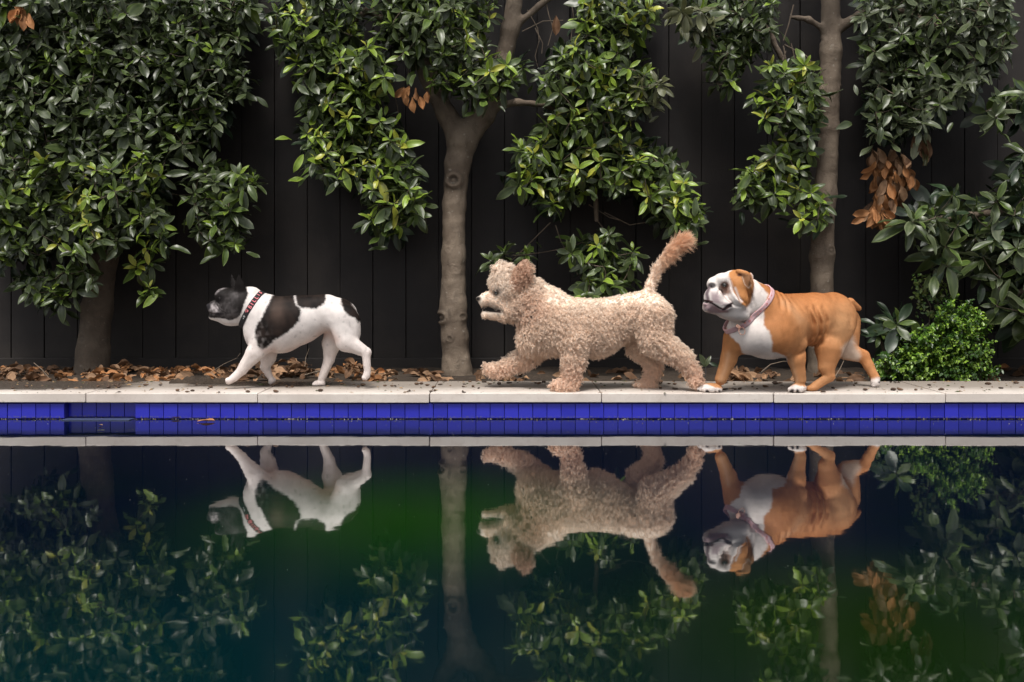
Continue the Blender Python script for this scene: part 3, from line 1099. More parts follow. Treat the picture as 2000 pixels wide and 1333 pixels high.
fill(LV, [(735, -40), (805, -40), (825, 60), (815, 130), (780, 110), (750, 90)], [('mid', 3), ('dark', 3)], layers=((0, 1), (.6, .5)), depth=(.6, .74), tips=nd, inset=4)
fill(LV, [(560, -240), (1300, -240), (1300, -60), (560, -60)], [('dark', 1)], 0.11, layers=((0.2, .6), (.9, .5)), tips=nd)
for (x, y, dx) in ((790, 170, -.8), (812, 172, .2), (795, 180, -.1), (806, 190, 0.0), (820, 188, .25), (834, 178, .1), (800, 168, -.5)):
    LV.add(P(x, y, 0.6), Vector((dx, -.15, -1)), Vector((random.gauss(0, .9), -1, .1)), 0.05 + 0.025 * random.random(), 'dead', random.randrange(4), 0.6)
LV.add(P(1086, 30, 0.75), Vector((0, 0, -1)), Vector((0, -1, 0)), 0.085, 'brown', 0, 0.6)
roots = [P(x, y, TD + d_) for x, y, d_ in ((872, 225, 0), (838, 150, 0), (800, 70, 0), (768, -30, 0), (945, 225, 0), (978, 140, 0), (996, 60, 0), (1008, -20, 0), (1070, 206, -.04), (1130, 240, -.06), (1160, 330, -.04), (1165, 430, -.02), (660, 60, -.06), (640, 160, -.08), (650, 250, -.05), (720, 20, -.03), (1170, -40, -.04), (1180, 100, -.05), (740, 360, 0))]
v, f = twigs(nd, roots)
v2 = []
for pts in ([(1063, -10), (1072, 30), (1080, 55), (1070, 90)], [(1030, 20), (1050, 55), (1053, 80), (1045, 110), (1050, 130)], [(1020, 62), (1060, 42), (1100, 40)], [(1045, 55), (1060, 85), (1058, 105)], [(1112, -20), (1120, 30), (1115, 80)],
            [(1075, 435), (1050, 460), (1010, 500), (985, 520)], [(1085, 440), (1095, 470), (1110, 500), (1130, 540)], [(830, 125), (838, 160), (842, 172)], [(795, 90), (798, 130), (796, 165)], [(762, 150), (772, 190), (780, 230)],
            [(1180, 415), (1230, 440), (1290, 430)], [(1150, 400), (1190, 425), (1215, 432)]):
    v2.append(tube([P(x, y, 0.78) for x, y in pts], [0.0028, 0.0024, 0.002, 0.0016, 0.0012][:len(pts)], 5))
v2, f2 = join_tubes([(v, f)] + v2)
obj('twigs', mesh_from('twigs', np.array([tuple(q) for q in v2]) - np.array(t2.location), f2, MAT_BARK, True, np.full((len(v2), 3), .8)), t2)['kind'] = 'stuff'
LV.build(t2)

# ------------------------------------------------------------------ right tree
t3 = empty('evergreen_tree', P(1605, 738, TD))
tag(t3, 'straight-trunked evergreen tree with drooping brown leaves behind the tan bulldog', 'tree', 'evergreen trees along the fence')
build_trunk(t3, [[(1602, 750, 29), (1603, 690, 23), (1605, 600, 22), (1606, 500, 22), (1612, 380, 20), (1619, 250, 19), (1622, 100, 19), (1622, -20, 18), (1620, -150, 16), (1616, -270, 9)],
                 [(1630, 60, 10), (1680, 30, 8, -.04), (1760, 20, 6, -.08), (1850, 60, 5, -.1)], [(1605, 180, 8), (1540, 140, 6, -.05), (1500, 60, 5, -.08), (1420, 30, 5, -.1)],
                 [(1612, 60, 6), (1580, 38, 4, -.03), (1545, 34, 3, -.05)]],
            [(1617, 490, 9), (1600, 80, 8), (1640, 175, 7), (1610, 420, 6)], h=0.0045, depth=TD, k=0.022, seed=3, shade=0.9)
LV = Leaves()
nd = []
fill(LV, [(1305, -40), (1526, -40), (1530, 70), (1500, 95), (1480, 120), (1447, 150), (1436, 190), (1407, 185), (1372, 180), (1378, 120), (1340, 60), (1310, 40)], [('grey', 3), ('dark', 4), ('mid', 2)], tips=nd, layers=((0, 1), (0.6, .8)))
fill(LV, [(1310, 20), (1400, 0), (1410, 60), (1370, 90), (1330, 70)], [('olive', 1)], 0.065, layers=((0, 1),), depth=(.5, .6), tips=nd, inset=5)
fill(LV, [(1490, 110), (1600, 105), (1610, 144), (1620, 173), (1610, 230), (1600, 288), (1590, 342), (1625, 382), (1632, 435), (1605, 458), (1576, 470), (1540, 455), (1545, 407), (1490, 418), (1450, 405), (1430, 350), (1460, 316), (1495, 270), (1470, 250), (1475, 216), (1470, 173)],
     [('lively', 4), ('mid', 6), ('fresh', 2), ('dark', 3)], tips=nd, depth=(0.55, 0.78), layers=((0, 1), (0.5, .9)))
fill(LV, [(1670, -40), (1990, -40), (1985, 70), (1975, 101), (1955, 135), (1910, 175), (1860, 210), (1825, 250), (1760, 285), (1695, 275), (1690, 230), (1662, 200), (1690, 166), (1668, 130), (1672, 72)],
     [('silver', 4), ('grey', 4), ('dark', 2)], tips=nd, depth=(0.55, 0.88))
fill(LV, [(1380, -240), (1900, -240), (1900, -60), (1380, -60)], [('dark', 1)], 0.11, layers=((0.2, .6), (.9, .5)), tips=nd)
DP = [(1692, 295), (1760, 305), (1785, 346), (1768, 375), (1745, 420), (1735, 436), (1700, 445), (1690, 418), (1712, 395), (1706, 353)]
k_ = 0
while k_ < 120:
    x, y = random.uniform(1684, 1790), random.uniform(290, 450)
    if not in_poly(x, y, DP):
        continue
    k_ += 1
    kd = 'dead' if y > 325 or random.random() < .4 else random.choice(['tan', 'olive', 'brown'])
    LV.add(P(x + random.uniform(-4, 4), y - 14, 0.60 + random.uniform(0, .1)), Vector((random.gauss(0, .3) + (1735 - x) * -0.004, random.gauss(-.1, .2), -1)), Vector((random.gauss(0, .6), -1, random.gauss(0.2, .3))), random.uniform(0.048, 0.078), random.choice([kd, kd, kd, 'tan', 'brown']), random.choice([0, 1, 1, 2, 3]), 0.5)
for _ in range(12):
    LV.add(P(random.uniform(1785, 1812), random.uniform(255, 285), 0.6), Vector((random.gauss(0, .2), -.1, -1)), Vector((random.gauss(0, .6), -1, .2)), 0.085, random.choice(['brown', 'olive', 'tan']), random.randrange(4), 0.5)
for _ in range(10):
    LV.add(P(random.uniform(1690, 1722), random.uniform(405, 425), 0.6), Vector((random.gauss(0, .8), -.1, -.6)), Vector((random.gauss(0, .6), -1, .2)), 0.065, 'dead', random.randrange(4), 0.5)
roots = [P(x, y, TD + d_) for x, y, d_ in ((1612, 380, 0), (1619, 250, 0), (1622, 100, 0), (1622, -20, 0), (1680, 30, -.04), (1760, 20, -.08), (1850, 60, -.1), (1540, 140, -.05), (1500, 60, -.08), (1420, 30, -.1), (1540, 200, -.05), (1550, 300, -.05), (1580, 400, -.04), (1740, 180, -.08))]
v, f = twigs(nd, roots)
v2 = []
for pts in ([(1530, 90), (1537, 130), (1540, 180), (1542, 220)], [(1545, 85), (1560, 150), (1568, 175)], [(1532, 88), (1575, 110), (1590, 130)], [(1535, 100), (1520, 150), (1510, 180)], [(1550, 10), (1540, 50), (1530, 80)], [(1540, 190), (1560, 215), (1565, 230)], [(1745, 270), (1748, 310), (1735, 380), (1712, 415)], [(1750, 280), (1770, 320), (1765, 360)]):
    v2.append(tube([P(x, y, 0.70) for x, y in pts], [0.0034, 0.003, 0.0024, 0.002][:len(pts)], 5))
v2, f2 = join_tubes([(v, f)] + v2)
obj('twigs', mesh_from('twigs', np.array([tuple(q) for q in v2]) - np.array(t3.location), f2, MAT_BARK, True, np.full((len(v2), 3), .8)), t3)['kind'] = 'stuff'
LV.build(t3)

# ------------------------------------------------------------------ tree whose trunk stands beyond the right edge
t4 = empty('evergreen_tree', P(2070, 738, 0.72))
tag(t4, 'large-leaved evergreen reaching in from beyond the right edge', 'tree', 'evergreen trees along the fence')
build_trunk(t4, [[(2075, 750, 32), (2072, 600, 25), (2066, 400, 22), (2060, 200, 20), (2058, -120, 13)],
                 [(2066, 430, 12), (1990, 410, 8, -.05), (1900, 420, 6, -.1), (1820, 430, 5, -.12)], [(2062, 260, 10), (2000, 230, 7, -.05), (1940, 220, 5, -.08)],
                 [(2070, 560, 10), (2010, 560, 7, -.06), (1960, 590, 5, -.08)]], [], depth=0.72, seed=4)
LV = Leaves()
nd = []
fill(LV, [(1895, 227), (1920, 195), (1969, 175), (2100, 160), (2100, 225), (1990, 225), (1935, 240)], [('deep', 3), ('grey', 2)], 0.075, 0.10, tips=nd, layers=((0, 1), (.6, .6)), depth=(.5, .75), inset=5)
fill(LV, [(1755, 412), (1840, 360), (1882, 366), (1940, 375), (1960, 340), (1980, 265), (2100, 250), (2100, 690), (1990, 660), (1955, 640), (1930, 610), (1905, 590), (1915, 545), (1890, 520), (1865, 545), (1800, 540), (1815, 505), (1800, 475), (1760, 438)],
     [('deep', 5), ('grey', 3), ('dark', 3)], 0.082, 0.108, tips=nd, depth=(.48, .8))
roots = [P(x, y, 0.72 + d_) for x, y, d_ in ((2066, 430, 0), (1990, 410, -.05), (1900, 420, -.1), (1820, 430, -.12), (2000, 230, -.05), (1940, 220, -.08), (2010, 560, -.06), (1960, 590, -.08))]
v, f = twigs(nd, roots)
obj('twigs', mesh_from('twigs', np.array([tuple(q) for q in v]) - np.array(t4.location), f, MAT_BARK, True, np.full((len(v), 3), .8)), t4)['kind'] = 'stuff'
LV.build(t4)

# ------------------------------------------------------------------ dark shrub and bright ground cover right of the bulldog
s1 = empty('dark_shrub', P(1750, 738, 0.62))
tag(s1, 'low dark large-leaved shrub right behind the bulldog tail', 'shrub')
LV = Leaves()
nd = []
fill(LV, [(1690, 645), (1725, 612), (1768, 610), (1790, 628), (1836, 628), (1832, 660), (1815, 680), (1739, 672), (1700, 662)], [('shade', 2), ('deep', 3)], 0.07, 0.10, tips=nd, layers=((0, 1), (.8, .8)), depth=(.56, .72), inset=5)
v, f = join_tubes([tube([P(1750 + random.uniform(-20, 20), 740, .64), (P(1750, 740, .64) + c) / 2 + Vector((0, 0.03, -.02)), c], [0.004, 0.003, 0.002], 5) for c in nd])
obj('stems', mesh_from('stems', np.array([tuple(q) for q in v]) - np.array(s1.location), f, MAT_BARK, True, np.full((len(v), 3), .6)), s1)['kind'] = 'stuff'
LV.build(s1)


def small_bush(name, label, spots, n_, size, cols, base):
    root = empty(name, base)
    tag(root, label, 'shrub')
    VV, CC, FF = [], [], []
    tv = np.array([(0, 0, 0), (0.35, 0.27, 0.07), (0.7, 0.22, 0.03), (1, 0, -0.10), (0.7, -0.22, 0.03), (0.35, -0.27, 0.07), (0.5, 0, -0.02)], np.float32)
    tf = np.array([(0, 1, 6, 5), (1, 2, 3, 6), (5, 6, 3, 4)])
    ti = []
    for (cx, cy, rx, ry, d0, dr, share) in spots:
        for _ in range(int(n_ * share)):
            while True:
                u = np.array([random.uniform(-1, 1) for _ in range(3)])
                rr = (u ** 2).sum()
                if 0.30 < rr < 1:
                    break
            lump = 1 + 0.16 * math.sin(u[0] * 7 + cx) + 0.14 * math.sin(u[2] * 9 + cy) + 0.1 * math.sin(u[0] * 17 + u[2] * 13)
            px_, py_ = cx + u[0] * rx * lump, cy - u[2] * ry * lump
            if py_ > 744:
                py_ = 744 - random.random() * 6
            c = np.array(P(px_, py_, d0 + u[1] * dr))
            nrm = Vector((u[0], u[1] - 0.5, u[2] + 0.7)).normalized()
            d = Vector((random.gauss(0, 1), random.gauss(-.4, .7), random.gauss(-0.35, .6)))
            d = (d - nrm * d.dot(nrm) * 0.7).normalized()
            y = nrm.cross(d).normalized()
            z = d.cross(y)
            L = size * random.uniform(0.6, 1.25)
            A = np.array([tuple(d), tuple(y), tuple(z)]) * L
            ti.append(len(VV) * 7)
            VV.append(tv @ A + c - np.array(base))
            k = random.choices(range(len(cols)), [3, 3, 2][:len(cols)])[0]
            CC.append(np.tile(np.array(cols[k]) * random.uniform(.7, 1.3), (7, 1)))
    FF = (tf[None] + np.array(ti)[:, None, None]).reshape(-1, 4)
    o = obj('foliage', mesh_from('foliage', np.concatenate(VV), FF, LEAF_MAT, False, np.concatenate(CC)), root)
    o['kind'] = 'stuff'
    return root


def shoot_bush(name, label, poly, n_, size, cols, base, d0, d1):
    """loose bush: leafy shoots rising from the base and arching outwards"""
    root = empty(name, base)
    tag(root, label, 'shrub')
    tv = np.array([(0, 0, 0), (0.30, 0.25, 0.05), (0.68, 0.24, 0.02), (1, 0, -0.12), (0.68, -0.24, 0.02), (0.30, -0.25, 0.05), (0.5, 0, -0.05)], np.float32)
    tf = np.array([(0, 1, 6, 5), (1, 2, 3, 6), (5, 6, 3, 4)])
    VV, CC, tubes = [], [], []
    xs_, ys_ = [p[0] for p in poly], [p[1] for p in poly]
    k = 0
    while k < n_:
        x, y = random.uniform(min(xs_), max(xs_)), random.uniform(min(ys_), max(ys_))
        if not in_poly(x, y, poly):
            continue
        e = edge_d(x, y, poly)
        k += 1
        d = d0 + (d1 - d0) * random.random() ** 0.8 * (0.35 + 0.65 * min(1, 14 / (e + 4)) if random.random() < .5 else 1)
        tip = P(x + random.gauss(0, 9), min(742, y + random.gauss(-4, 11)), d)
        tip.z = max(tip.z, ZC + 0.004 if d < .41 else ZG + .01)
        foot = Vector((base.x + (tip.x - base.x) * 0.75, base.y + 0.03 + random.uniform(-.03, .05), ZG))
        ctrl = Vector((foot.x * .6 + tip.x * .4, foot.y, foot.z * .25 + tip.z * .75 + 0.02))
        tubes.append(tube([foot * (1 - s) ** 2 + ctrl * 2 * s * (1 - s) + tip * s * s for s in (0, .33, .66, 1)], [.0016, .0014, .0011, .0008], 4))
        hue = random.choices(range(3), [4, 3, 3])[0]
        nl = random.randint(9, 17)
        for q in range(nl):
            s = 1 - (q / nl) * min(1.0, 0.075 / max(.03, (tip - foot).length))
            c = foot * (1 - s) ** 2 + ctrl * 2 * s * (1 - s) + tip * s * s
            tg = ((ctrl - foot) * (1 - s) + (tip - ctrl) * s).normalized()
            w = q * 2.4 + random.uniform(-.4, .4)
            a_ = tg.orthogonal().normalized()
            rad = a_ * math.cos(w) + tg.cross(a_) * math.sin(w)
            dv = (rad + tg * (0.9 if q < 3 else 0.35) + Vector((0, -.15, -.15))).normalized()
            up = (Vector((random.gauss(0, .3), -.55 + random.gauss(0, .3), 1)) + tg * .3)
            yv = up.cross(dv).normalized()
            zv = dv.cross(yv)
            L = size * random.uniform(.55, 1.3) * (0.7 if q < 2 else 1)
            VV.append(tv @ (np.array([tuple(dv), tuple(yv), tuple(zv)]) * L) + np.array(c) - np.array(base))
            col = np.array(cols[2] if random.random() < .12 else cols[1 if (q < 4 and hue != 2) else (0 if hue < 2 else 2)])
            CC.append(np.tile(col * random.uniform(.7, 1.3), (7, 1)))
    FF = (tf[None] + (np.arange(len(VV)) * 7)[:, None, None]).reshape(-1, 4)
    obj('foliage', mesh_from('foliage', np.concatenate(VV), FF, LEAF_MAT, False, np.concatenate(CC)), root)['kind'] = 'stuff'
    v, f = join_tubes(tubes)
    obj('stems', mesh_from('stems', np.array([tuple(q) for q in v]) - np.array(base), f, LEAF_MAT, True, np.tile((.05, .06, .02), (len(v), 1))), root)['kind'] = 'stuff'
    return root


bush = shoot_bush('bright_shrub', 'bright green small-leaved bushy plant on the coping edge at right',
                  [(1838, 602), (1850, 588), (1885, 600), (1912, 612), (1925, 640), (1930, 690), (1945, 735), (1900, 742), (1700, 738), (1705, 712), (1730, 690), (1775, 665), (1800, 655), (1835, 632)],
                  640, 0.0180, [(0.085, 0.185, 0.015), (0.21, 0.34, 0.038), (0.034, 0.085, 0.011)], P(1845, 742, .52), .42, .60)
vine = small_bush('sparse_vine', 'sparse small-leaved vine against the fence above the bright shrub',
                  [(1815, 590, 30, 40, .66, .06, .12), (1830, 560, 20, 30, .66, .05, .07), (1800, 555, 22, 25, .66, .04, .05)], 1500, 0.02, [(0.08, 0.12, 0.02), (0.05, 0.10, 0.02), (0.10, 0.12, 0.03)], P(1815, 735, .66))
sv = []
for pts in ([(1815, 735), (1812, 660), (1818, 600), (1800, 560), (1785, 545)], [(1814, 690), (1830, 620), (1833, 560), (1820, 520)]):
    sv.append(tube([P(x, y, .66) for x, y in pts], [.003, .0025, .002, .0015, .001][:len(pts)], 5))
v, f = join_tubes(sv)
obj('stem', mesh_from('stem', np.array([tuple(q) for q in v]) - np.array(vine.location), f, MAT_BARK, True, np.full((len(v), 3), .8)), vine)

# seedlings
def seedling(base, label, leaves, kind='mid'):
    r_ = empty('seedling', base)
    tag(r_, label, 'seedling', 'seedlings in the garden bed')
    LV = Leaves()
    tip = base + Vector((0.005, 0, 0.045))
    for (dx, dz, L) in leaves:
        LV.add(tip, Vector((dx, -.25, dz)), Vector((-dx * .6, -1, .4)), L, kind, random.randrange(4), 1)
    v, f = tube([base - Vector((0, 0, .01)), (base + tip) / 2 + Vector((.003, 0, 0)), tip], [.002, .0018, .0014], 6)
    obj('stem', mesh_from('stem', np.array([tuple(q) for q in v]) - np.array(base), f, LEAF_MAT, True, np.full((len(v), 3), .08)), r_)
    LV.build(r_)


seedling(P(1376, 738, .50), 'grey-green two-leaved seedling between the fluffy dog and the bulldog', ((-.5, .9, .06), (.35, 1, .045), (-.9, .3, .03)), 'grey')
seedling(P(1400, 738, .58), 'small dark seedling just right of the two-leaved one', ((.9, .35, .05), (-.7, .4, .04), (.4, .8, .03)), 'deep')
# ================================================================== LEAF LITTER AND SMALL THINGS
def heap(label, spans, kinds, n_leaf, hmax, size=(0.032, 0.068), group='drifts of fallen leaves at the fence foot'):
    """fallen leaves lying in a drift; spans: (x0 px, x1 px, depth0, depth1)"""
    xs_ = [s[0] for s in spans] + [s[1] for s in spans]
    root = empty('leaf_litter', P((min(xs_) + max(xs_)) / 2, 738, 0.65))
    tag(root, label, 'leaf litter', group)
    LV = Leaves()
    tot = sum(s[1] - s[0] for s in spans)
    for (xa, xb, da, db) in spans:
        for _ in range(int(n_leaf * (xb - xa) / tot)):
            d = random.uniform(da, db)
            px_ = random.uniform(xa, xb)
            if math.sin(px_ * 0.11) + math.sin(px_ * 0.047 + d * 9) + random.uniform(-1, 1.6) < -0.35:
                continue
            q = P(px_, 700, d)
            e = math.sin(math.pi * (px_ - xa) / (xb - xa)) ** 0.6
            hz = hmax * 0.8 * e * (0.35 + 0.65 * math.sin(math.pi * min(1, (d - da) / (db - da) * 0.9 + 0.05)))
            z = max(ZG + 0.012, (ZC + 0.003) if d < 0.41 else 0) + random.random() ** 0.8 * hz
            az = random.uniform(0, 6.28)
            dv = Vector((math.cos(az), math.sin(az) * 0.8, random.gauss(0.1, .35)))
            nv = Vector((random.gauss(0, .5), random.gauss(-.5, .5), 1.0))
            L = size[0] + (size[1] - size[0]) * random.random() ** 1.3
            LV.add(Vector((q.x, q.y, z)) - dv * L * 0.5, dv, nv, L, random.choices([k for k, w in kinds], [w for k, w in kinds])[0], random.randrange(4), -d + z)
    LV.build(root, 300)
    return root


BR = [('brown', 4), ('tan', 2), ('dead', 3)]
heap('brown leaf drift left of the leaning tree trunk', [(-60, 150, .44, .95)], [('brown', 5), ('tan', 1), ('dead', 2)], 190, 0.045)
heap('orange-brown leaf drift just right of the leaning tree trunk', [(160, 300, .42, .95)], [('brown', 3), ('tan', 3), ('dead', 4)], 170, 0.06)
heap('mound of large rusty leaves left of the small black and white dog', [(285, 430, .44, .9)], [('dead', 4), ('tan', 3), ('brown', 2)], 150, 0.055, (0.030, 0.068))
heap('tall brown leaf heap behind the front legs of the small dog', [(430, 560, .44, .98), (500, 640, .6, .98)], [('brown', 5), ('tan', 2)], 230, 0.085)
heap('pinkish tan leaf heap behind the hind legs of the small dog', [(640, 745, .42, .9)], [('tan', 5), ('brown', 4), ('dead', 2)], 120, 0.075, (0.030, 0.068))
heap('thin scatter of pale and brown leaves left of the forked trunk', [(740, 872, .41, .85)], [('tan', 4), ('brown', 4)], 60, 0.03, (0.042, 0.075))
heap('few flat leaves under the fluffy dog', [(915, 1370, .42, .9)], [('tan', 3), ('brown', 5)], 85, 0.02, (0.045, 0.08))
heap('curled dry leaf clump between the bulldog front legs', [(1425, 1485, .46, .72)], [('brown', 3), ('tan', 3)], 75, 0.075, (0.05, 0.08))
heap('flat brown leaves right of the curled clump', [(1480, 1700, .42, .8)], [('brown', 4), ('tan', 3)], 60, 0.022, (0.042, 0.075))
heap('dark leaf scraps at the foot of the right edge foliage', [(1700, 2060, .5, .95)], [('brown', 4), ('dead', 1)], 60, 0.02, (0.04, 0.07))

# dry sticks lying in the litter
def stick(label, pts, r0):
    v, f = tube(pts, np.linspace(r0, r0 * .5, len(pts)), 7)
    o = obj('dry_stick', mesh_from('dry_stick', v, f, MAT_BARK, True, np.full((len(v), 3), 1.3)))
    tag(o, label, 'stick', 'dry sticks in the leaf litter')


stick('thin pale stick arching behind the hind legs of the small dog', [P(595, 733, .5), P(615, 727, .52), P(640, 721, .55)], .003)
stick('curved twig standing from the litter left of the leaning trunk', [P(95, 738, .5), P(82, 722, .52), P(66, 709, .55)], .0022)
stick('arched dry twig under the bulldog belly', [P(1487, 727, .5), P(1505, 712, .55), P(1530, 706, .6), P(1545, 707, .62)], .0022)
stick('dry twig beside the bulldog far hind leg', [P(1630, 738, .5), P(1642, 718, .52), P(1648, 705, .55)], .002)
stick('thin stem rising behind the small dog belly', [P(594, 735, .7), P(597, 700, .72), P(604, 680, .74)], .0015)
stick('fine curved stem right of the leaning trunk', [P(400, 735, .6), P(436, 712, .62), P(462, 700, .6), P(470, 690, .6)], .0012)

# ridge of wet dirt by the leading paw
nx, ny = 60, 12
V, Fq = [], []
for i in range(nx):
    t = i / (nx - 1)
    px_ = 330 + 120 * t
    for j in range(ny):
        s = -1 + 2 * j / (ny - 1)
        q = P(px_, 740, .335 + s * .028 + .008 * math.sin(t * 9))
        hgt = 0.022 * (1 - s * s) * (math.sin(math.pi * min(1, max(0, t))) ** .5) * (1 + .25 * math.sin(t * 23) + .2 * math.sin(t * 51 + s * 3))
        V.append((q.x, q.y, ZC + 0.001 + hgt))
Fq = [(i * ny + j, (i + 1) * ny + j, (i + 1) * ny + j + 1, i * ny + j + 1) for i in range(nx - 1) for j in range(ny - 1)]
o = obj('dirt_ridge', mesh_from('dirt_ridge', V, Fq, MAT_SOIL))
tag(o, 'low ridge of dark dirt on the coping by the leading white paw', 'dirt', kind='stuff')

# seed pods and crumbs on the coping
POD_MAT = attr_mat('seed_pod', 0.65, 0.3, rnd=0.35)
pods = []
for s in range(3):
    V, F = [], []
    nr, nc = 7, 8
    for i in range(nr):
        t = i / (nr - 1)
        rr = math.sin(math.pi * (0.04 + 0.92 * t)) ** 0.6 * (0.36 - 0.05 * s) * (1 + .12 * math.sin(5 * t + s))
        for k in range(nc):
            w = 6.2832 * k / nc
            V.append((t - .5 + .04 * math.sin(w * 2 + s), rr * math.cos(w) * (1 + .1 * math.sin(3 * w + s)), rr * math.sin(w) * .9))
    F = [(i * nc + k, i * nc + (k + 1) % nc, (i + 1) * nc + (k + 1) % nc, (i + 1) * nc + k) for i in range(nr - 1) for k in range(nc)]
    F += [tuple(range(nc))[::-1], tuple((nr - 1) * nc + k for k in range(nc))]
    pods.append(mesh_from('seed_pod', V, F, POD_MAT, True, np.tile([(0.075, 0.045, 0.030), (0.11, 0.065, 0.04), (0.05, 0.033, 0.024)][s], (len(V), 1))))
PX = [(103, 762), (126, 762), (191, 757), (212, 758), (228, 755), (231, 758), (285, 754), (313, 754), (347, 765), (366, 767), (376, 765), (411, 757), (428, 769), (484, 767), (539, 767), (626, 765), (412, 758), (560, 757), (571, 757), (668, 752), (709, 754), (752, 755), (766, 756), (772, 756), (799, 766), (814, 752), (823, 751), (835, 754), (842, 766), (849, 765), (847, 758), (860, 753), (869, 746), (904, 766), (906, 769), (907, 752), (918, 747), (931, 746), (924, 757), (935, 760), (905, 757), (957, 752), (975, 752), (995, 750), (1047, 750), (1053, 751), (1288, 750), (1291, 748), (1316, 746), (1319, 762), (1352, 756), (1434, 752), (1436, 762), (1445, 762), (1417, 763), (1416, 750), (1524, 750), (1514, 751), (1608, 768), (1627, 760), (1668, 754), (1740, 748), (1748, 749), (1758, 763), (1789, 763), (1835, 763), (1839, 763), (1745, 763), (1672, 750), (1610, 752), (1318, 752), (1307, 751), (1062, 748), (945, 748), (700, 757), (1815, 754), (1880, 758), (1930, 752), (1290, 760), (1360, 748), (25, 760), (52, 757), (1470, 751), (1495, 757), (1690, 763), (1955, 760), (1985, 750)]
PX.sort()
EDGES = [-999, 178, 503, 839, 1175, 1513, 1851, 9999]
SLAB = ['leftmost', 'second', 'third', 'fourth', 'fifth', 'sixth', 'rightmost']
ORD = ['first', 'second', 'third', 'fourth', 'fifth', 'sixth', 'seventh', 'eighth', 'ninth', 'tenth', 'eleventh', 'twelfth', 'thirteenth', 'fourteenth', 'fifteenth', 'sixteenth', 'seventeenth', 'eighteenth', 'nineteenth', 'twentieth',
       'twenty-first', 'twenty-second', 'twenty-third', 'twenty-fourth', 'twenty-fifth', 'twenty-sixth', 'twenty-seventh', 'twenty-eighth', 'twenty-ninth', 'thirtieth', 'thirty-first', 'thirty-second']
seen_on = {}
for (x, y) in PX:
    sl_ = next(i for i in range(7) if EDGES[i] <= x < EDGES[i + 1])
    seen_on[sl_] = seen_on.get(sl_, 0) + 1
    d = Y0 * 229.0 / (y - HOR) - Y0
    d = min(max(d, 0.012), 0.39)
    q = P(x, y, d)
    o = obj('seed_pod', pods[random.randrange(3)])
    s = random.uniform(0.013, 0.024)
    o.scale = (s, s * random.uniform(.7, 1.05), s * random.uniform(.6, .85))
    o.location = (q.x, q.y, ZC + s * .22)
    o.rotation_euler = (random.uniform(-.3, .3), random.uniform(-.1, .1), random.gauss(0, .7))
    tag(o, '%s brown seed pod from the left on the %s coping slab%s' % (ORD[seen_on[sl_] - 1], SLAB[sl_], '' if sl_ in (0, 6) else ' from the left'), 'seed pod', 'brown seed pods scattered on the coping')
# crumbs: bits of bark, petiole and dirt nobody could count
V, F, C = [], [], []
for k in range(900):
    x = random.uniform(-2.1, 2.1)
    d = 0.39 * (1 - random.random() ** 1.6) if random.random() < .8 else random.uniform(.02, .39)
    L = random.choice([.002, .003, .004, .006, .010]) * random.uniform(.6, 1.2)
    w = L * random.uniform(.15, .6)
    az = random.uniform(0, 3.14)
    ca, sa = math.cos(az), math.sin(az)
    o_ = len(V)
    for (a, b_) in ((-1, 0), (0, -1), (1, 0), (0, 1)):
        V.append((x + a * L * ca - b_ * w * sa, Y0 + d + a * L * sa + b_ * w * ca, ZC + .0012))
    V.append((x, Y0 + d, ZC + .0015 + w * .7))
    F += [(o_, o_ + 1, o_ + 4), (o_ + 1, o_ + 2, o_ + 4), (o_ + 2, o_ + 3, o_ + 4), (o_ + 3, o_, o_ + 4)]
    C += [random.choice([(.06, .04, .03), (.16, .10, .06), (.28, .18, .09), (.05, .06, .02)])] * 5
o = obj('crumbs', mesh_from('crumbs', V, F, attr_mat('crumbs', .8), False, np.array(C)))
tag(o, 'fine brown crumbs of bark and leaf scattered over the coping', 'debris', kind='stuff')

# leaves floating on the water
for (x, y, L, kd, az, lab) in ((402, 825, .06, 'dead', 0.15, 'reddish leaf floating on the water below the small dog'), (343, 818.5, .055, 'tan', 0.05, 'yellowish leaf afloat against the tiles beside the reddish one'),
                               (199, 832, .02, 'tan', -.6, 'tiny leaf scrap floating in front of the reflection strip'), (197, 843, .024, 'olive', .2, 'olive leaf scrap floating nearest in front of the skimmer')):
    Y = Y0 * 280.0 / (y - HOR)
    o = obj('floating_leaf', SHAPE_ME[kd, 3])
    o.location = ((x - 1000) * Y / FPX - L / 2, Y, .004)
    o.scale = (L, L, L * .35)
    o.rotation_euler = (0, 0, az)
    tag(o, lab, 'leaf', 'leaves floating on the pool')
# ================================================================== THE THREE DOGS
class Space:
    """side-view drawing space of one dog: (u, v) on an enlarged side view, y metres of depth from the dog's mid-plane"""

    def __init__(self, ox, oy, sc, Ym):
        self.ox, self.oy, self.sc, self.Ym = ox, oy, sc, Ym
        self.k = 1.0 / sc / (FPX / Ym)

    def __call__(self, u, v, y=0.0):
        return tuple(P(self.ox + u / self.sc, self.oy + v / self.sc, self.Ym - Y0 + y))

    def xz(self, pts):
        return [(self(u, v)[0], self(u, v)[2]) for u, v in pts]

    def uv(self, V):
        X = 1000 + V[:, 0] * FPX / V[:, 1]
        Yp = HOR + (CAMZ - V[:, 2]) * FPX / V[:, 1]
        return np.stack([(X - self.ox) * self.sc, (Yp - self.oy) * self.sc], 1)


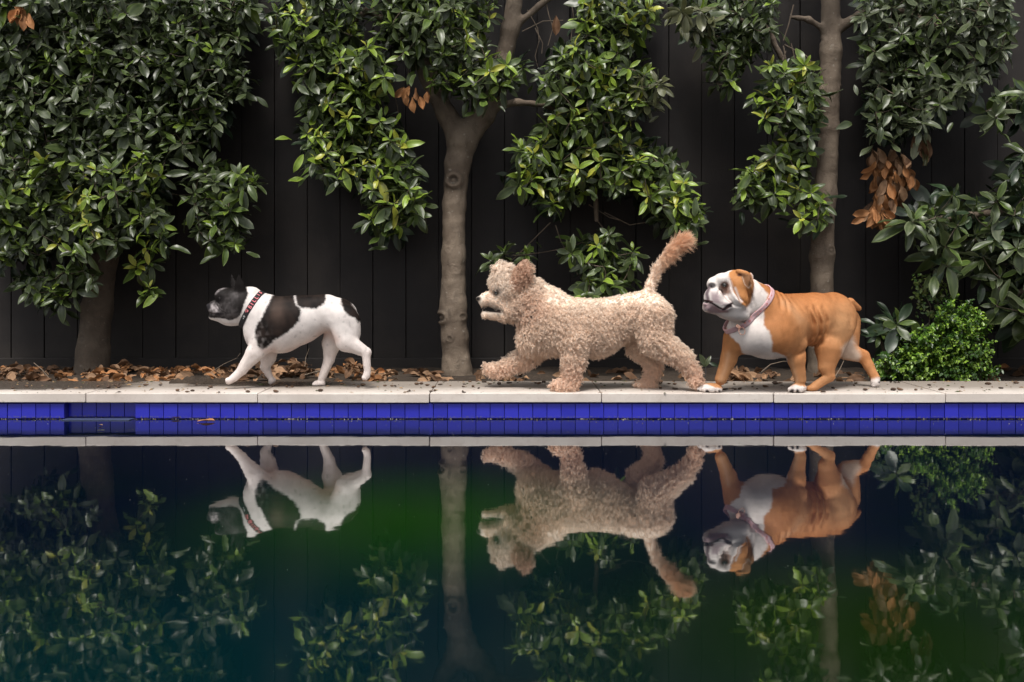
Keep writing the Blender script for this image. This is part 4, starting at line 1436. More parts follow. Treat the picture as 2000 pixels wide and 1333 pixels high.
def fur(name, parent, V, Q, N, C, count, strands, npt, length, radius, curl, flow, lift, spread, mat, seed=3, keep=None, jit=0.18, turns=1.4, sink=0.002, tight=.45):
    """hair strands in locks as one curves object. length/curl/lift: functions or numbers of the root positions."""
    r_ = np.random.default_rng(seed)
    A = np.linalg.norm(np.cross(V[Q[:, 1]] - V[Q[:, 0]], V[Q[:, 3]] - V[Q[:, 0]]), axis=1)
    if keep is not None:
        A = A * keep[Q].mean(1)
    f = r_.choice(len(Q), count, p=A / A.sum())
    a, b_ = r_.random((count, 1)), r_.random((count, 1))
    q = Q[f]

    def bil(T):
        return T[q[:, 0]] * (1 - a) * (1 - b_) + T[q[:, 1]] * a * (1 - b_) + T[q[:, 2]] * a * b_ + T[q[:, 3]] * (1 - a) * b_
    p, nn, cc = bil(V), bil(N), bil(C)
    nn /= np.linalg.norm(nn, axis=1)[:, None]
    fl = flow(p, nn)
    fl = fl - nn * (fl * nn).sum(1)[:, None]
    fl /= np.maximum(np.linalg.norm(fl, axis=1), 1e-6)[:, None]
    sd = np.cross(nn, fl)
    g = lambda q_: q_(p) if callable(q_) else np.full(count, q_)
    L = g(length) * r_.uniform(0.7, 1.25, count)
    lf, cu = g(lift), g(curl)
    w = r_.normal(0, 0.45, count)
    dirn = fl * np.cos(w)[:, None] + sd * np.sin(w)[:, None]
    axis = nn * lf[:, None] + dirn * (1 - lf)[:, None]
    axis /= np.linalg.norm(axis, axis=1)[:, None]
    e1 = np.cross(axis, nn + 0.01)
    e1 /= np.maximum(np.linalg.norm(e1, axis=1), 1e-6)[:, None]
    e2 = np.cross(axis, e1)
    ph = r_.uniform(0, 6.28, count)
    hand = r_.choice([-1, 1], count)
    tn = turns * r_.uniform(0.6, 1.4, count)
    t = np.linspace(0, 1, npt)
    M = count * strands
    rep = lambda T: np.repeat(T, strands, axis=0)
    off = (rep(e1) * r_.normal(0, spread, (M, 1)) + rep(sd) * r_.normal(0, spread, (M, 1)) + rep(fl) * r_.normal(0, spread, (M, 1)))
    Ls = rep(L) * r_.uniform(0.8, 1.12, M)
    phs = rep(ph) + r_.normal(0, jit * 2, M)
    X = np.zeros((M, npt, 3))
    pr, ar, e1r, e2r, hr, tr, cr, nr = rep(p), rep(axis), rep(e1), rep(e2), rep(hand), rep(tn), rep(cu), rep(nn)
    for i, ti in enumerate(t):
        an = phs + hr * tr * 6.283 * ti
        rc = cr * (ti ** 0.7)
        X[:, i] = pr + off * (1 - tight * ti) - nr * sink + ar * (Ls * ti)[:, None] + e1r * (rc * (np.cos(an) - np.cos(phs)))[:, None] + e2r * (rc * (np.sin(an) - np.sin(phs)))[:, None]
        X[:, i, 2] -= 0.10 * Ls * ti * ti
    X -= np.array(parent.location)
    hc = bpy.data.hair_curves.new(name)
    hc.add_curves([npt] * M)
    hc.attributes['position'].data.foreach_set('vector', X.astype(np.float32).ravel())
    at = hc.attributes.get('radius') or hc.attributes.new('radius', 'FLOAT', 'POINT')
    rad = radius * (1.0 - 0.6 * t)[None] * r_.uniform(.8, 1.2, (M, 1))
    at.data.foreach_set('value', rad.astype(np.float32).ravel())
    ca = hc.attributes.new('Col', 'FLOAT_COLOR', 'CURVE')
    cv = np.ones((M, 4), np.float32)
    cv[:, :3] = rep(cc * r_.uniform(0.87, 1.08, (count, 1))) * r_.uniform(.86, 1.1, (M, 1))
    ca.data.foreach_set('color', cv.ravel())
    hc.materials.append(mat)
    o = bpy.data.objects.new(name, hc)
    link(o, parent)
    o['kind'] = 'stuff'
    return o


def sphere_mesh(name, r, mat, su=(1, 1, 1), nu=20, nv=12):
    V = [(0, 0, r * su[2])]
    for i in range(1, nv):
        th = math.pi * i / nv
        for k in range(nu):
            w = 2 * math.pi * k / nu
            V.append((r * su[0] * math.sin(th) * math.cos(w), r * su[1] * math.sin(th) * math.sin(w), r * su[2] * math.cos(th)))
    V.append((0, 0, -r * su[2]))
    F = [(0, 1 + k, 1 + (k + 1) % nu) for k in range(nu)]
    for i in range(nv - 2):
        for k in range(nu):
            F.append((1 + i * nu + k, 1 + (i + 1) * nu + k, 1 + (i + 1) * nu + (k + 1) % nu, 1 + i * nu + (k + 1) % nu))
    F += [(len(V) - 1, 1 + (nv - 2) * nu + (k + 1) % nu, 1 + (nv - 2) * nu + k) for k in range(nu)]
    return mesh_from(name, V, F, mat)


def surf_y(B, x, z, near=True):
    """depth of the body's near (or far) surface at side-view position x, z"""
    ys_ = B.ax[1]
    v = B.sample(np.stack([np.full(len(ys_), x), ys_, np.full(len(ys_), z)], 1))
    w = np.where(v < 0)[0]
    return float(ys_[w[0] if near else w[-1]])


def strap(name, parent, B, c, e_up, axis, half, thick, mat, lift=0.001, nseg=72, extra=None):
    """collar: a band lying on the body's surface around axis; e_up = direction of the top in the ring's plane"""
    c, e_up, axis = Vector(c), Vector(e_up).normalized(), Vector(axis).normalized()
    e_up = (e_up - axis * e_up.dot(axis)).normalized()
    e_s = axis.cross(e_up)
    rows = [-1, -0.6, 0, 0.6, 1]
    R = np.zeros((nseg, len(rows)))
    for i in range(nseg):
        w = 2 * math.pi * i / nseg
        d = e_up * math.cos(w) + e_s * math.sin(w)
        for j, s in enumerate(rows):
            R[i, j] = B.march(c + axis * half * s, d)
    for _ in range(3):
        R = (np.roll(R, 1, 0) + R * 2 + np.roll(R, -1, 0)) / 4
    R = np.maximum(R, R.max(1, keepdims=True) - 0.003)
    V, F = [], []
    ring = []

    def pt(i, s, extra_r):
        w = 2 * math.pi * i / nseg
        d = e_up * math.cos(w) + e_s * math.sin(w)
        j = min(range(len(rows)), key=lambda q: abs(rows[q] - s))
        return c + axis * half * s + d * (R[i % nseg, j] + lift + extra_r)
    prof = [(-1, -0.002), (-1, thick * .7), (-0.6, thick), (0, thick), (0.6, thick), (1, thick * .7), (1, -0.002)]
    for i in range(nseg):
        for s, e in prof:
            V.append(pt(i, s, e))
    k = len(prof)
    for i in range(nseg):
        for j in range(k - 1):
            F.append((i * k + j, i * k + j + 1, ((i + 1) % nseg) * k + j + 1, ((i + 1) % nseg) * k + j))
    me = mesh_from(name, [v - parent.location for v in V], F, mat)
    o = obj(name, me, parent)

    def at(deg, s=0.0, e=0.0):
        w = math.radians(deg) / (2 * math.pi) * nseg
        i0 = int(math.floor(w)) % nseg
        f_ = w - math.floor(w)
        return pt(i0, s, thick + e) * (1 - f_) + pt((i0 + 1) % nseg, s, thick + e) * f_
    return o, at


def glyph(ch, mat, size=1.0, bold=0.02):
    cu = bpy.data.curves.new('glyph', 'FONT')
    cu.body = ch
    cu.size = size
    cu.offset = bold
    cu.align_x = 'CENTER'
    cu.extrude = 0.03
    cu.resolution_u = 3
    t_ = bpy.data.objects.new('glyph', cu)
    COL.objects.link(t_)
    dg = bpy.context.evaluated_depsgraph_get()
    dg.update()
    me = bpy.data.meshes.new_from_object(t_.evaluated_get(dg))
    bpy.data.objects.remove(t_)
    me.materials.clear()
    me.materials.append(mat)
    return me


def frame_matrix(o, x, z):
    x = x.normalized()
    z = (z - x * z.dot(x)).normalized()
    y = z.cross(x)
    return Matrix(((x.x, y.x, z.x, o.x), (x.y, y.y, z.y, o.y), (x.z, y.z, z.z, o.z), (0, 0, 0, 1)))


COAT = attr_mat('short_coat', 0.6, 0.13, bump_scale=260, bump_str=0.4, bump_dist=0.0018, sheen=0.0, mottle=0.10)
SHORT = attr_mat('short_hair', 0.6, 0.12, transl=0.12)
CURLY = attr_mat('curly_hair', 0.5, 0.3, transl=0.28)
EYE = plain_mat('dog_eye', (0.012, 0.008, 0.006), 0.06, 0.7)
GOLD = plain_mat('rose_gold', (0.85, 0.50, 0.38), 0.25, 0.5, 1.0)
INK = plain_mat('black_web', (0.016, 0.015, 0.017), 0.75, 0.3)
PINK = plain_mat('pink_print', (0.72, 0.20, 0.22), 0.7, 0.3)
WHITE = plain_mat('white_print', (0.8, 0.8, 0.8), 0.7, 0.3)
TONGUE = plain_mat('tongue', (0.42, 0.12, 0.13), 0.35, 0.5)


def body_obj(dog, V, Q, C, mat=COAT):
    return obj('body', mesh_from('body', V - np.array(dog.location), Q, mat, True, C), dog)


# ------------------------------------------------------------------ 1. small black and white dog
S1 = Space(380, 510, 4.937, Y0 + 0.20)
k1 = S1.k
lo = np.minimum(S1(60, 1260, -.17), S1(60, 1260, .17))
hi = np.maximum(S1(1760, 80, -.17), S1(1760, 80, .17))
B = Body((lo[0], S1.Ym - .17, ZC - .006), (hi[0], S1.Ym + .17, hi[2]), 0.0027)


def c1(a, b_, ra, rb, k=26, sy=1.0, **kw):
    B.cone(S1(*a), S1(*b_), ra * k1, rb * k1, k * k1, sy, **kw)


def e1(c, r, rot=0, k=26, **kw):
    B.ell(S1(*c), (r[0] * k1, r[2] * k1, r[1] * k1), rot, k * k1, **kw)


# trunk
c1((720, 600), (1000, 585), 245, 225, 60, .80)
e1((830, 680), (225, 212, 185), 0, 50)
c1((1000, 560), (1240, 510), 205, 178, 60, .82)
e1((1375, 520), (195, 168, 165), -14, 50)
e1((590, 690), (100, 170, 150), 0, 50)
c1((800, 420), (1280, 405), 72, 70, 50, 1.2)
# near hind leg
c1((1440, 580, -.034), (1462, 770, -.046), 150, 100, 45, .62)
e1((1500, 640, -.03), (95, 170, 70), 12, 45)
c1((1462, 780, -.048), (1655, 880, -.050), 88, 50, 30, .75)
c1((1655, 885, -.050), (1668, 1065, -.050), 44, 34, 20, .9)
e1((1660, 1100, -.050), (36, 40, 36), 0, 16)
e1((1640, 1128, -.052), (30, 22, 34), -20, 12)
# far hind leg
c1((1400, 560, .036), (1325, 790, .046), 140, 92, 40, .65)
c1((1322, 800, .046), (1298, 945, .047), 88, 53, 26, .8)
c1((1298, 950, .047), (1228, 1130, .047), 50, 36, 18, .9)
e1((1195, 1182, .047), (58, 34, 42), 8, 16)
e1((1160, 1196, .040), (26, 22, 20), 0, 8)
e1((1165, 1196, .055), (26, 22, 20), 0, 8)
e1((1235, 1180, .047), (24, 40, 30), 0, 10)
# near fore leg
e1((670, 720, -.042), (120, 190, 75), -8, 50)
c1((640, 790, -.050), (580, 885, -.053), 96, 80, 36, .75)
c1((585, 885, -.053), (465, 1045, -.055), 84, 50, 24, .85)
c1((465, 1045, -.055), (388, 1122, -.056), 47, 40, 16, .95)
e1((354, 1146, -.056), (58, 34, 42), 35, 16)
e1((320, 1150, -.064), (24, 20, 18), 30, 8)
e1((318, 1146, -.050), (24, 20, 18), 30, 8)
# far fore leg
c1((720, 840, .046), (708, 930, .050), 96, 78, 36, .75)
c1((706, 940, .050), (682, 1020, .050), 70, 50, 22, .85)
c1((682, 1020, .050), (722, 1108, .050), 46, 34, 16, .95)
e1((742, 1152, .050), (30, 42, 32), -25, 14)
e1((765, 1150, .050), (20, 26, 26), -25, 8)
# neck and head
c1((650, 500), (480, 425), 190, 172, 50, .82)
e1((552, 330), (78, 78, 95), -30, 34)
e1((372, 390), (132, 132, 138), 0, 30)
for s in (-1, 1):
    e1((372, 455, s * .026), (122, 112, 85), 0, 30)
    e1((256, 344, s * .020), (56, 54, 46), 20, 24)
    e1((215, 482, s * .020), (72, 58, 48), -12, 16)
    e1((300, 500, s * .026), (90, 70, 62), 0, 24)
e1((207, 450), (80, 76, 94), -18, 22)
e1((280, 330), (82, 72, 92), 25, 30)
c1((178, 532), (300, 545), 40, 58, 20, 1.45)
e1((360, 565), (115, 62, 100), -4, 36)
e1((136, 436), (24, 30, 42), 0, 10)
for s in (-1, 1):
    B.ell(S1(122, 446, s * .008), (9 * k1, 9 * k1, 6 * k1), 0, 5 * k1, sub=True)
# bat ears
c1((440, 300, -.030), (436, 225, -.036), 62, 48, 18, .40)
c1((436, 225, -.036), (430, 142, -.042), 48, 13, 8, .36)
c1((400, 285, .030), (375, 215, .036), 44, 30, 18, .40)
c1((375, 215, .036), (358, 138, .040), 26, 9, 8, .40)
B.ell(S1(428, 240, -.054), (26 * k1, 10 * k1, 66 * k1), 3, 8 * k1, sub=True)
e1((1572, 560), (24, 34, 32), 20, 14)
# creases of the face, folds of the coat
for pts in ([(318, 1120), (312, 1150), (306, 1172)], [(345, 1128), (338, 1158), (334, 1178)], [(1160, 1165), (1148, 1185), (1142, 1205)], [(1190, 1165), (1180, 1190), (1176, 1208)], [(1640, 1105), (1630, 1125), (1622, 1140)], [(1665, 1105), (1658, 1128), (1652, 1145)]):
    B.crease(S1.xz(pts), 6 * k1, 6 * k1)
B.crease(S1.xz([(205, 365), (212, 420), (245, 470), (300, 500)]), 8 * k1, 9 * k1)
B.crease(S1.xz([(228, 385), (245, 440), (290, 480)]), -6 * k1, 10 * k1)
B.crease(S1.xz([(255, 400), (272, 440), (320, 470)]), 4 * k1, 8 * k1)
B.crease(S1.xz([(150, 500), (185, 506), (225, 503), (275, 514)]), 5 * k1, 7 * k1)
B.crease(S1.xz([(470, 470), (520, 560), (520, 640)]), 5 * k1, 16 * k1)
B.crease(S1.xz([(680, 870), (740, 800), (770, 700), (760, 560)]), 9 * k1, 22 * k1, yhi=S1.Ym)
B.crease(S1.xz([(1250, 640), (1300, 690), (1380, 780)]), 9 * k1, 20 * k1, yhi=S1.Ym)
B.crease(S1.xz([(1330, 480), (1360, 560), (1350, 640)]), 6 * k1, 26 * k1, yhi=S1.Ym)
B.crease(S1.xz([(1560, 790), (1620, 850), (1640, 960)]), 4 * k1, 10 * k1, yhi=S1.Ym)
for pts, am, wd in (([(600, 800), (640, 900), (560, 960)], 7, 20), ([(560, 900), (500, 980), (440, 1050)], 4, 12), ([(1380, 640), (1440, 720), (1500, 800)], -6, 34), ([(1480, 560), (1540, 660), (1590, 780)], 7, 22), ([(1500, 830), (1580, 870), (1640, 890)], 5, 12),
                    ([(690, 470), (660, 600), (640, 740)], 6, 24), ([(760, 560), (800, 640), (790, 740)], -5, 30), ([(1150, 440), (1220, 520), (1250, 620)], 6, 34), ([(640, 930), (600, 1000), (540, 1060)], 4, 10), ([(1280, 780), (1300, 880), (1280, 960)], 5, 14), ([(1300, 960), (1270, 1050), (1230, 1120)], -4, 10), ([(1668, 920), (1672, 1000), (1668, 1060)], -4, 8)):
    B.crease(S1.xz(pts), am * k1, wd * k1)
for a in range(4):
    B.crease(S1.xz([(900 + a * 70, 560), (925 + a * 70, 680), (905 + a * 65, 790)]), 2.2 * k1, 20 * k1)
B.floor(ZC + 0.0012)
V, Q = B.mesh()
V = relax(V, Q, 2, .5)
N = vnormals(V, Q)
V = V + N * (.0011 * snoise(V, 34) + .0006 * snoise(V, 95, 4))[:, None]
uv = S1.uv(V)
w1 = uv + 6 * np.stack([snoise(V, 70), snoise(V, 75, 5)], 1) + 4 * np.stack([snoise(V, 300, 2), snoise(V, 320, 9)], 1)
white = np.array([0.76, 0.70, 0.67])
C = np.tile(white, (len(V), 1))
nz_ = snoise(V, 60, 4)
pinkish = sstep(uv[:, 1], 640, 900) * 0.35
C = C * (1 - pinkish[:, None]) + np.array([0.66, 0.54, 0.49]) * pinkish[:, None]
pk = np.exp(-(line_d(uv, [(1230, 700), (1300, 690), (1360, 760)]) / 45) ** 2) * .55 + np.exp(-(line_d(uv, [(680, 860), (760, 860)]) / 35) ** 2) * .45 + np.exp(-(line_d(uv, [(900, 880), (1050, 830), (1180, 730)]) / 40) ** 2) * .4
C = C * (1 - pk[:, None]) + np.array([0.60, 0.42, 0.36]) * pk[:, None]
C *= (1 - 0.06 * np.clip(nz_, 0, 1))[:, None]
mott = sstep(snoise(V, 230, 7), .75, 1.25) * sstep(uv[:, 0], 480, 540)
C *= (1 - .22 * mott)[:, None]
blk = np.array([0.008, 0.006, 0.0055])
brn = np.array([0.036, 0.023, 0.018])


def paint(sd, col, soft=10):
    global C
    a = 1 - sstep(sd, -soft, soft)
    C = C * (1 - a[:, None]) + col * a[:, None]


w1 = w1 + 4 * np.stack([snoise(V, 700, 3), snoise(V, 720, 11)], 1)
p1 = [(770, 300), (735, 372), (690, 450), (640, 560), (590, 660), (585, 740), (608, 830), (650, 858), (700, 832), (760, 772), (880, 692), (960, 632), (1010, 572), (1028, 480), (992, 440), (962, 400), (950, 300)]
p2 = [(968, 300), (968, 370), (985, 420), (1022, 452), (1180, 457), (1250, 405), (1268, 345), (1262, 290)]
p3 = [(1400, 340), (1412, 400), (1440, 480), (1490, 530), (1550, 552), (1580, 600), (1620, 560), (1520, 420), (1480, 360)]
hl = np.clip(0.5 + 0.7 * snoise(V, 120, 3), 0, 1)[:, None]
gly = np.exp(-((uv[:, 0] - 800) / 70) ** 2 - ((uv[:, 1] - 500) / 130) ** 2)[:, None]
pc = blk * (1 - .5 * hl) + brn * .5 * hl + gly * np.array([0.05, 0.032, 0.024])
frost = np.exp(-((uv[:, 0] - 640) / 70) ** 2) * sstep(uv[:, 1], 520, 800) * np.clip(snoise(V, 260, 8), 0, 1)
pc = pc + frost[:, None] * np.array([.16, .145, .14])
for p_ in (p1, p2, p3):
    paint(poly_sd(w1, p_), pc, 13)
# head: black with a frosted grey muzzle, pale chin
hd = [(60, 380), (190, 300), (240, 262), (330, 236), (340, 60), (500, 60), (500, 280), (512, 310), (495, 375), (462, 455), (440, 520), (400, 555), (340, 577), (280, 556), (225, 545), (150, 545), (60, 520)]
fr = np.clip(0.45 + 0.85 * snoise(V, 330, 6) + .35 * snoise(V, 110, 2), 0, 1)
grey = np.exp(-((uv[:, 0] - 185) / 46) ** 2 - ((uv[:, 1] - 462) / 44) ** 2) * 1.3 + .20 * np.exp(-((uv[:, 0] - 330) / 90) ** 2 - ((uv[:, 1] - 530) / 60) ** 2) \
    + .22 * np.exp(-((uv[:, 0] - 405) / 45) ** 2 - ((uv[:, 1] - 325) / 28) ** 2) + .14 * np.exp(-((uv[:, 0] - 330) / 90) ** 2 - ((uv[:, 1] - 430) / 90) ** 2)
brow = np.exp(-(line_d(uv, [(200, 318), (242, 278), (325, 246)]) / 9) ** 2) * .5
ga = np.clip(grey * (0.30 + 0.6 * fr) + brow * (.4 + .6 * fr), 0, 1)[:, None]
hc_ = blk * (1 - ga) + np.array([0.46, 0.41, 0.41]) * ga
paint(poly_sd(w1 * .6 + uv * .4, hd), hc_, 7)
nose = np.hypot((uv[:, 0] - 128) / 26, (uv[:, 1] - 440) / 34)
paint((nose - 1) * 20, np.array([0.03, 0.027, 0.03]), 6)
paint(line_d(uv, [(145, 498), (180, 508), (205, 508)]) - 4, np.array([.04, .03, .03]), 5)
paint(np.hypot((uv[:, 0] - 235) / 38, (uv[:, 1] - 512) / 15) * 15 - 15, np.array([.012, .009, .010]), 6)
paint(np.hypot((uv[:, 0] - 250) / 36, (uv[:, 1] - 360) / 30) * 30 - 30, np.array([.010, .008, .008]), 10)
paint(line_d(uv, [(208, 365), (214, 420), (247, 470), (300, 500)]) - 4, np.array([.012, .01, .01]), 5)
dog1 = empty('small_dog', S1(1000, 1215, 0))
dog1.location.z = ZC
tag(dog1, 'small white dog with black patches and erect ears, leading on the left', 'dog', 'dogs walking along the coping')
body_obj(dog1, V, Q, C)


def eye(dog, B, S, u, v, r, depth=0.55, near=True, name='eye'):
    x, y, z = S(u, v, 0)
    ys_ = surf_y(B, x, z, near)
    o = obj(name, sphere_mesh('eye', r, EYE), dog)
    # keep the drawn side-view place at the eye's real depth
    f_ = ys_ / y
    o.location = Vector((x * f_, ys_ + (r * depth if near else -r * depth), CAMZ + (z - CAMZ) * f_)) - dog.location
    return o


eye(dog1, B, S1, 250, 356, 0.0085, .35)
eye(dog1, B, S1, 245, 356, 0.0085, near=False)


def flow_dog(S, head_u, leg_v, gain=1.0):
    def f_(p, n_):
        uv_ = S.uv(p)
        fl = np.tile(np.array([1.0, 0, -0.45]), (len(p), 1))
        leg = sstep(uv_[:, 1], leg_v - 80, leg_v + 60)
        fl = fl * (1 - leg[:, None]) + np.array([0.1, 0, -1.0]) * leg[:, None]
        return fl
    return f_


kp = np.where((np.hypot(uv[:, 0] - 135, uv[:, 1] - 440) < 45) | (np.hypot(uv[:, 0] - 250, uv[:, 1] - 356) < 30) | (poly_sd(uv, [(330, 280), (500, 290), (480, 100), (330, 100)]) < 0), 0.0, 1.0)
fur('coat_hair', dog1, V, Q, N, C, 70000, 1, 4, lambda p: 0.0042 - .0018 * sstep(-S1.uv(p)[:, 0], -500, -430), 0.00024, 0.0002, flow_dog(S1, 500, 880), 0.20, 0.0, SHORT, 5, kp, sink=0.0004)
# collar
mid = Vector(S1(552, 478))
up = Vector(S1(648, 322)) - Vector(S1(458, 640))
ax = Vector((up.z, 0, -up.x))
collar1, at = strap('collar', dog1, B, mid, up, ax, 24 * k1, 0.0022, INK)
# find the angles on the near side; at(deg) runs from the top
sgn = 1 if at(90).y < at(270).y else -1
txt = 'BILLIE'
word = []
u_dir = up.normalized()


def on_collar(deg, s=0.0, e=0.0006):
    p = at(sgn * deg % 360, s, e)
    q = at(sgn * (deg - 3) % 360, s, e)
    q2 = at(sgn * (deg + 3) % 360, s, e)
    t_ = (q - q2).normalized()                       # towards the top
    out = (p - mid)
    out = (out - ax.normalized() * out.dot(ax.normalized())).normalized()
    return p, t_, out


for i, ch in enumerate(txt):
    deg = 74 - i * 11.5
    p, t_, out = on_collar(deg, 0.0)
    me = glyph(ch, PINK, 1.0, 0.025)
    h_ = 0.0190
    M = frame_matrix(p, t_, out) @ Matrix.Scale(h_, 4) @ Matrix.Translation((0, -0.36, 0))
    o = bpy.data.objects.new('letter', me)
    o.parent = collar1
    o.matrix_local = Matrix.Translation(-dog1.location) @ M
    COL.objects.link(o)
# printed paw mark and the small white maker's marks
for (deg, s, rx, ry, mt) in ((90, -.12, .0042, .0036, PINK), (86, .42, .0016, .002, PINK), (89.5, .62, .0016, .002, PINK), (93, .58, .0016, .002, PINK), (95.5, .32, .0015, .002, PINK),
                             (114, .0, .0035, .0012, WHITE), (116, .35, .0022, .0011, WHITE), (122, .05, .0016, .0018, WHITE), (111, .3, .002, .0011, WHITE), (112.5, -.3, .003, .0009, WHITE)):
    p, t_, out = on_collar(deg, 0.0, .0004)
    p = p + ax.normalized() * (-s * 27 * k1)
    o = bpy.data.objects.new('print_mark', sphere_mesh('print_mark', 1, mt, (rx, ry, .0005), 10, 6))
    o.parent = collar1
    o.matrix_local = Matrix.Translation(-dog1.location) @ frame_matrix(p, t_, out)
    COL.objects.link(o)

# ------------------------------------------------------------------ 2. fluffy apricot dog
S2 = Space(900, 440, 3.808, Y0 + 0.125)
k2 = S2.k
a_, b_ = S2(60, 1260), S2(1900, 0)
B = Body((a_[0], S2.Ym - .19, ZC - .006), (b_[0], S2.Ym + .19, b_[2]), 0.0032)


def c2(a, b_, ra, rb, k=24, sy=1.0, **kw):
    B.cone(S2(*a), S2(*b_), ra * k2, rb * k2, k * k2, sy, **kw)


def e2(c, r, rot=0, k=24, **kw):
    B.ell(S2(*c), (r[0] * k2, r[2] * k2, r[1] * k2), rot, k * k2, **kw)


c2((660, 735), (1000, 765), 222, 190, 50, .80)
c2((1000, 755), (1260, 665), 190, 150, 50, .82)
e2((1370, 635), (165, 138, 140), 8, 40)
e2((520, 850), (85, 105, 120), 0, 40)
c2((620, 640), (490, 560), 190, 165, 44, .80)
# head
e2((375, 475), (122, 128, 130), 0, 26)
e2((335, 385), (95, 78, 95), 0, 26)
e2((300, 330), (52, 40, 60), -30, 18)
e2((400, 600), (115, 100, 112), 0, 30)
c2((310, 550), (195, 548), 88, 50, 24, .85)
e2((285, 450), (72, 70, 96), 30, 30)
e2((168, 560), (40, 46, 48), 0, 16)
e2((132, 548), (22, 19, 24), 0, 8)
c2((310, 660), (182, 662), 46, 30, 12, 1.3)
c2((140, 626, 0), (275, 640, 0), 9, 10, 7, 4.0, sub=True)
e2((345, 345, .045), (42, 42, 34), 0, 14)
# ear, blown back and folded
e2((452, 372, -.058), (58, 92, 26), -14, 14)
e2((478, 318, -.050), (44, 36, 30), 0, 14)
B.ell(S2(428, 385, -.078), (30 * k2, 16 * k2, 72 * k2), -8, 10 * k2, sub=True)
# tail
c2((1385, 560), (1415, 440), 55, 34, 24)
c2((1415, 440), (1450, 330), 32, 24, 16)
c2((1450, 330), (1540, 205), 24, 22, 14)
c2((1540, 205), (1635, 125), 22, 14, 12)
# near hind
c2((1420, 680, -.045), (1440, 840, -.055), 140, 108, 40, .68)
c2((1445, 850, -.055), (1655, 990, -.058), 98, 58, 28, .8)
c2((1655, 990, -.058), (1745, 1115, -.058), 50, 40, 18, .9)
e2((1745, 1148, -.058), (46, 34, 42), -40, 16)
# far hind
c2((1330, 760, .045), (1330, 890, .05), 120, 92, 36, .7)
c2((1335, 895, .05), (1435, 1030, .052), 78, 50, 24, .85)
c2((1435, 1030, .052), (1408, 1150, .052), 48, 42, 16, .9)
e2((1372, 1190, .052), (78, 32, 46), 0, 16)
# near fore
e2((800, 800, -.055), (120, 170, 70), 0, 44)
c2((842, 860, -.062), (836, 1000, -.064), 100, 72, 34, .8)
c2((836, 1000, -.064), (824, 1135, -.064), 66, 54, 18, .9)
e2((772, 1192, -.064), (86, 38, 54), 0, 18)
# far fore, lifted
c2((590, 880, .05), (480, 985, .056), 96, 70, 34, .8)
c2((480, 985, .056), (340, 1050, .058), 66, 50, 20, .9)
e2((250, 1072, .058), (76, 38, 44), -14, 18)
B.crease(S2.xz([(700, 1000), (760, 900), (790, 760)]), 9 * k2, 26 * k2, yhi=S2.Ym)
B.crease(S2.xz([(1240, 800), (1290, 840), (1380, 890)]), 9 * k2, 24 * k2, yhi=S2.Ym)
B.floor(ZC + 0.0012)
V, Q = B.mesh()
V = relax(V, Q, 3, .5)
N = vnormals(V, Q)
uv = S2.uv(V)
C = np.tile(np.array([0.96, 0.79, 0.65]), (len(V), 1))


def blend(amount, col):
    global C
    C = C * (1 - amount[:, None]) + np.array(col) * amount[:, None]


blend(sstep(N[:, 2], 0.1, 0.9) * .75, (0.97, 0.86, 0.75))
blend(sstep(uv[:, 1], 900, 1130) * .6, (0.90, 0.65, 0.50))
blend((1 - sstep(poly_sd(uv, [(200, 400), (320, 260), (395, 270), (385, 430), (330, 520), (220, 450)]), -25, 25)) * .9, (0.94, 0.82, 0.71))
blend((1 - sstep(poly_sd(uv, [(400, 270), (510, 270), (520, 400), (440, 480), (380, 470), (370, 380)]), -18, 18)) * .75, (0.66, 0.41, 0.28))
blend((1 - sstep(poly_sd(uv, [(430, 500), (560, 480), (640, 640), (520, 740), (420, 700)]), -60, 60)) * .45, (0.80, 0.56, 0.42))
blend((1 - sstep(poly_sd(uv, [(1480, 250), (1600, 60), (1740, 80), (1740, 320), (1560, 330)]), -40, 40)) * .6, (0.86, 0.60, 0.43))
skin = np.exp(-(line_d(uv, [(145, 622), (205, 634), (290, 642)]) / 17) ** 2)
blend(np.clip(skin * 1.3, 0, 1), (0.02, 0.010, 0.008))
blend(np.exp(-np.hypot((uv[:, 0] - 128) / 26, (uv[:, 1] - 548) / 22) ** 4), (0.012, 0.010, 0.010))
blend(.9 * np.exp(-np.hypot((uv[:, 0] - 264) / 28, (uv[:, 1] - 502) / 26) ** 4), (0.05, 0.025, 0.016))
dog2 = empty('fluffy_dog', S2(1000, 1215, 0))
dog2.location.z = ZC
tag(dog2, 'curly apricot dog with raised plumed tail trotting in the middle', 'dog', 'dogs walking along the coping')
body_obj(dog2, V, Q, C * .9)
eye(dog2, B, S2, 264, 502, 0.0085, 0.2)
eye(dog2, B, S2, 264, 502, 0.0085, 0.2, near=False)
nos = (np.hypot(uv[:, 0] - 128, uv[:, 1] - 548) < 34) | (line_d(uv, [(150, 628), (205, 636), (285, 642)]) < 15) | (np.hypot(uv[:, 0] - 264, uv[:, 1] - 502) < 24)
kp = np.where(nos, 0.0, 1.0)


def flow2(p, n_):
    uv_ = S2.uv(p)
    fl = np.tile(np.array([0.8, 0, -0.8]), (len(p), 1))
    tail = 1 - sstep(poly_sd(uv_, [(1370, 470), (1500, 480), (1760, 300), (1760, 40), (1550, 40), (1400, 300)]), -10, 10)
    fl = fl * (1 - tail[:, None]) + np.array([0.75, 0, 0.6]) * tail[:, None]
    leg = sstep(uv_[:, 1], 880, 1000)
    fl = fl * (1 - leg[:, None]) + np.array([0.15, 0, -1.0]) * leg[:, None]
    face = 1 - sstep(np.hypot(uv_[:, 0] - 190, uv_[:, 1] - 560), 90, 170)
    fl = fl * (1 - face[:, None]) + np.array([0.8, 0, -0.25]) * face[:, None]
    return fl


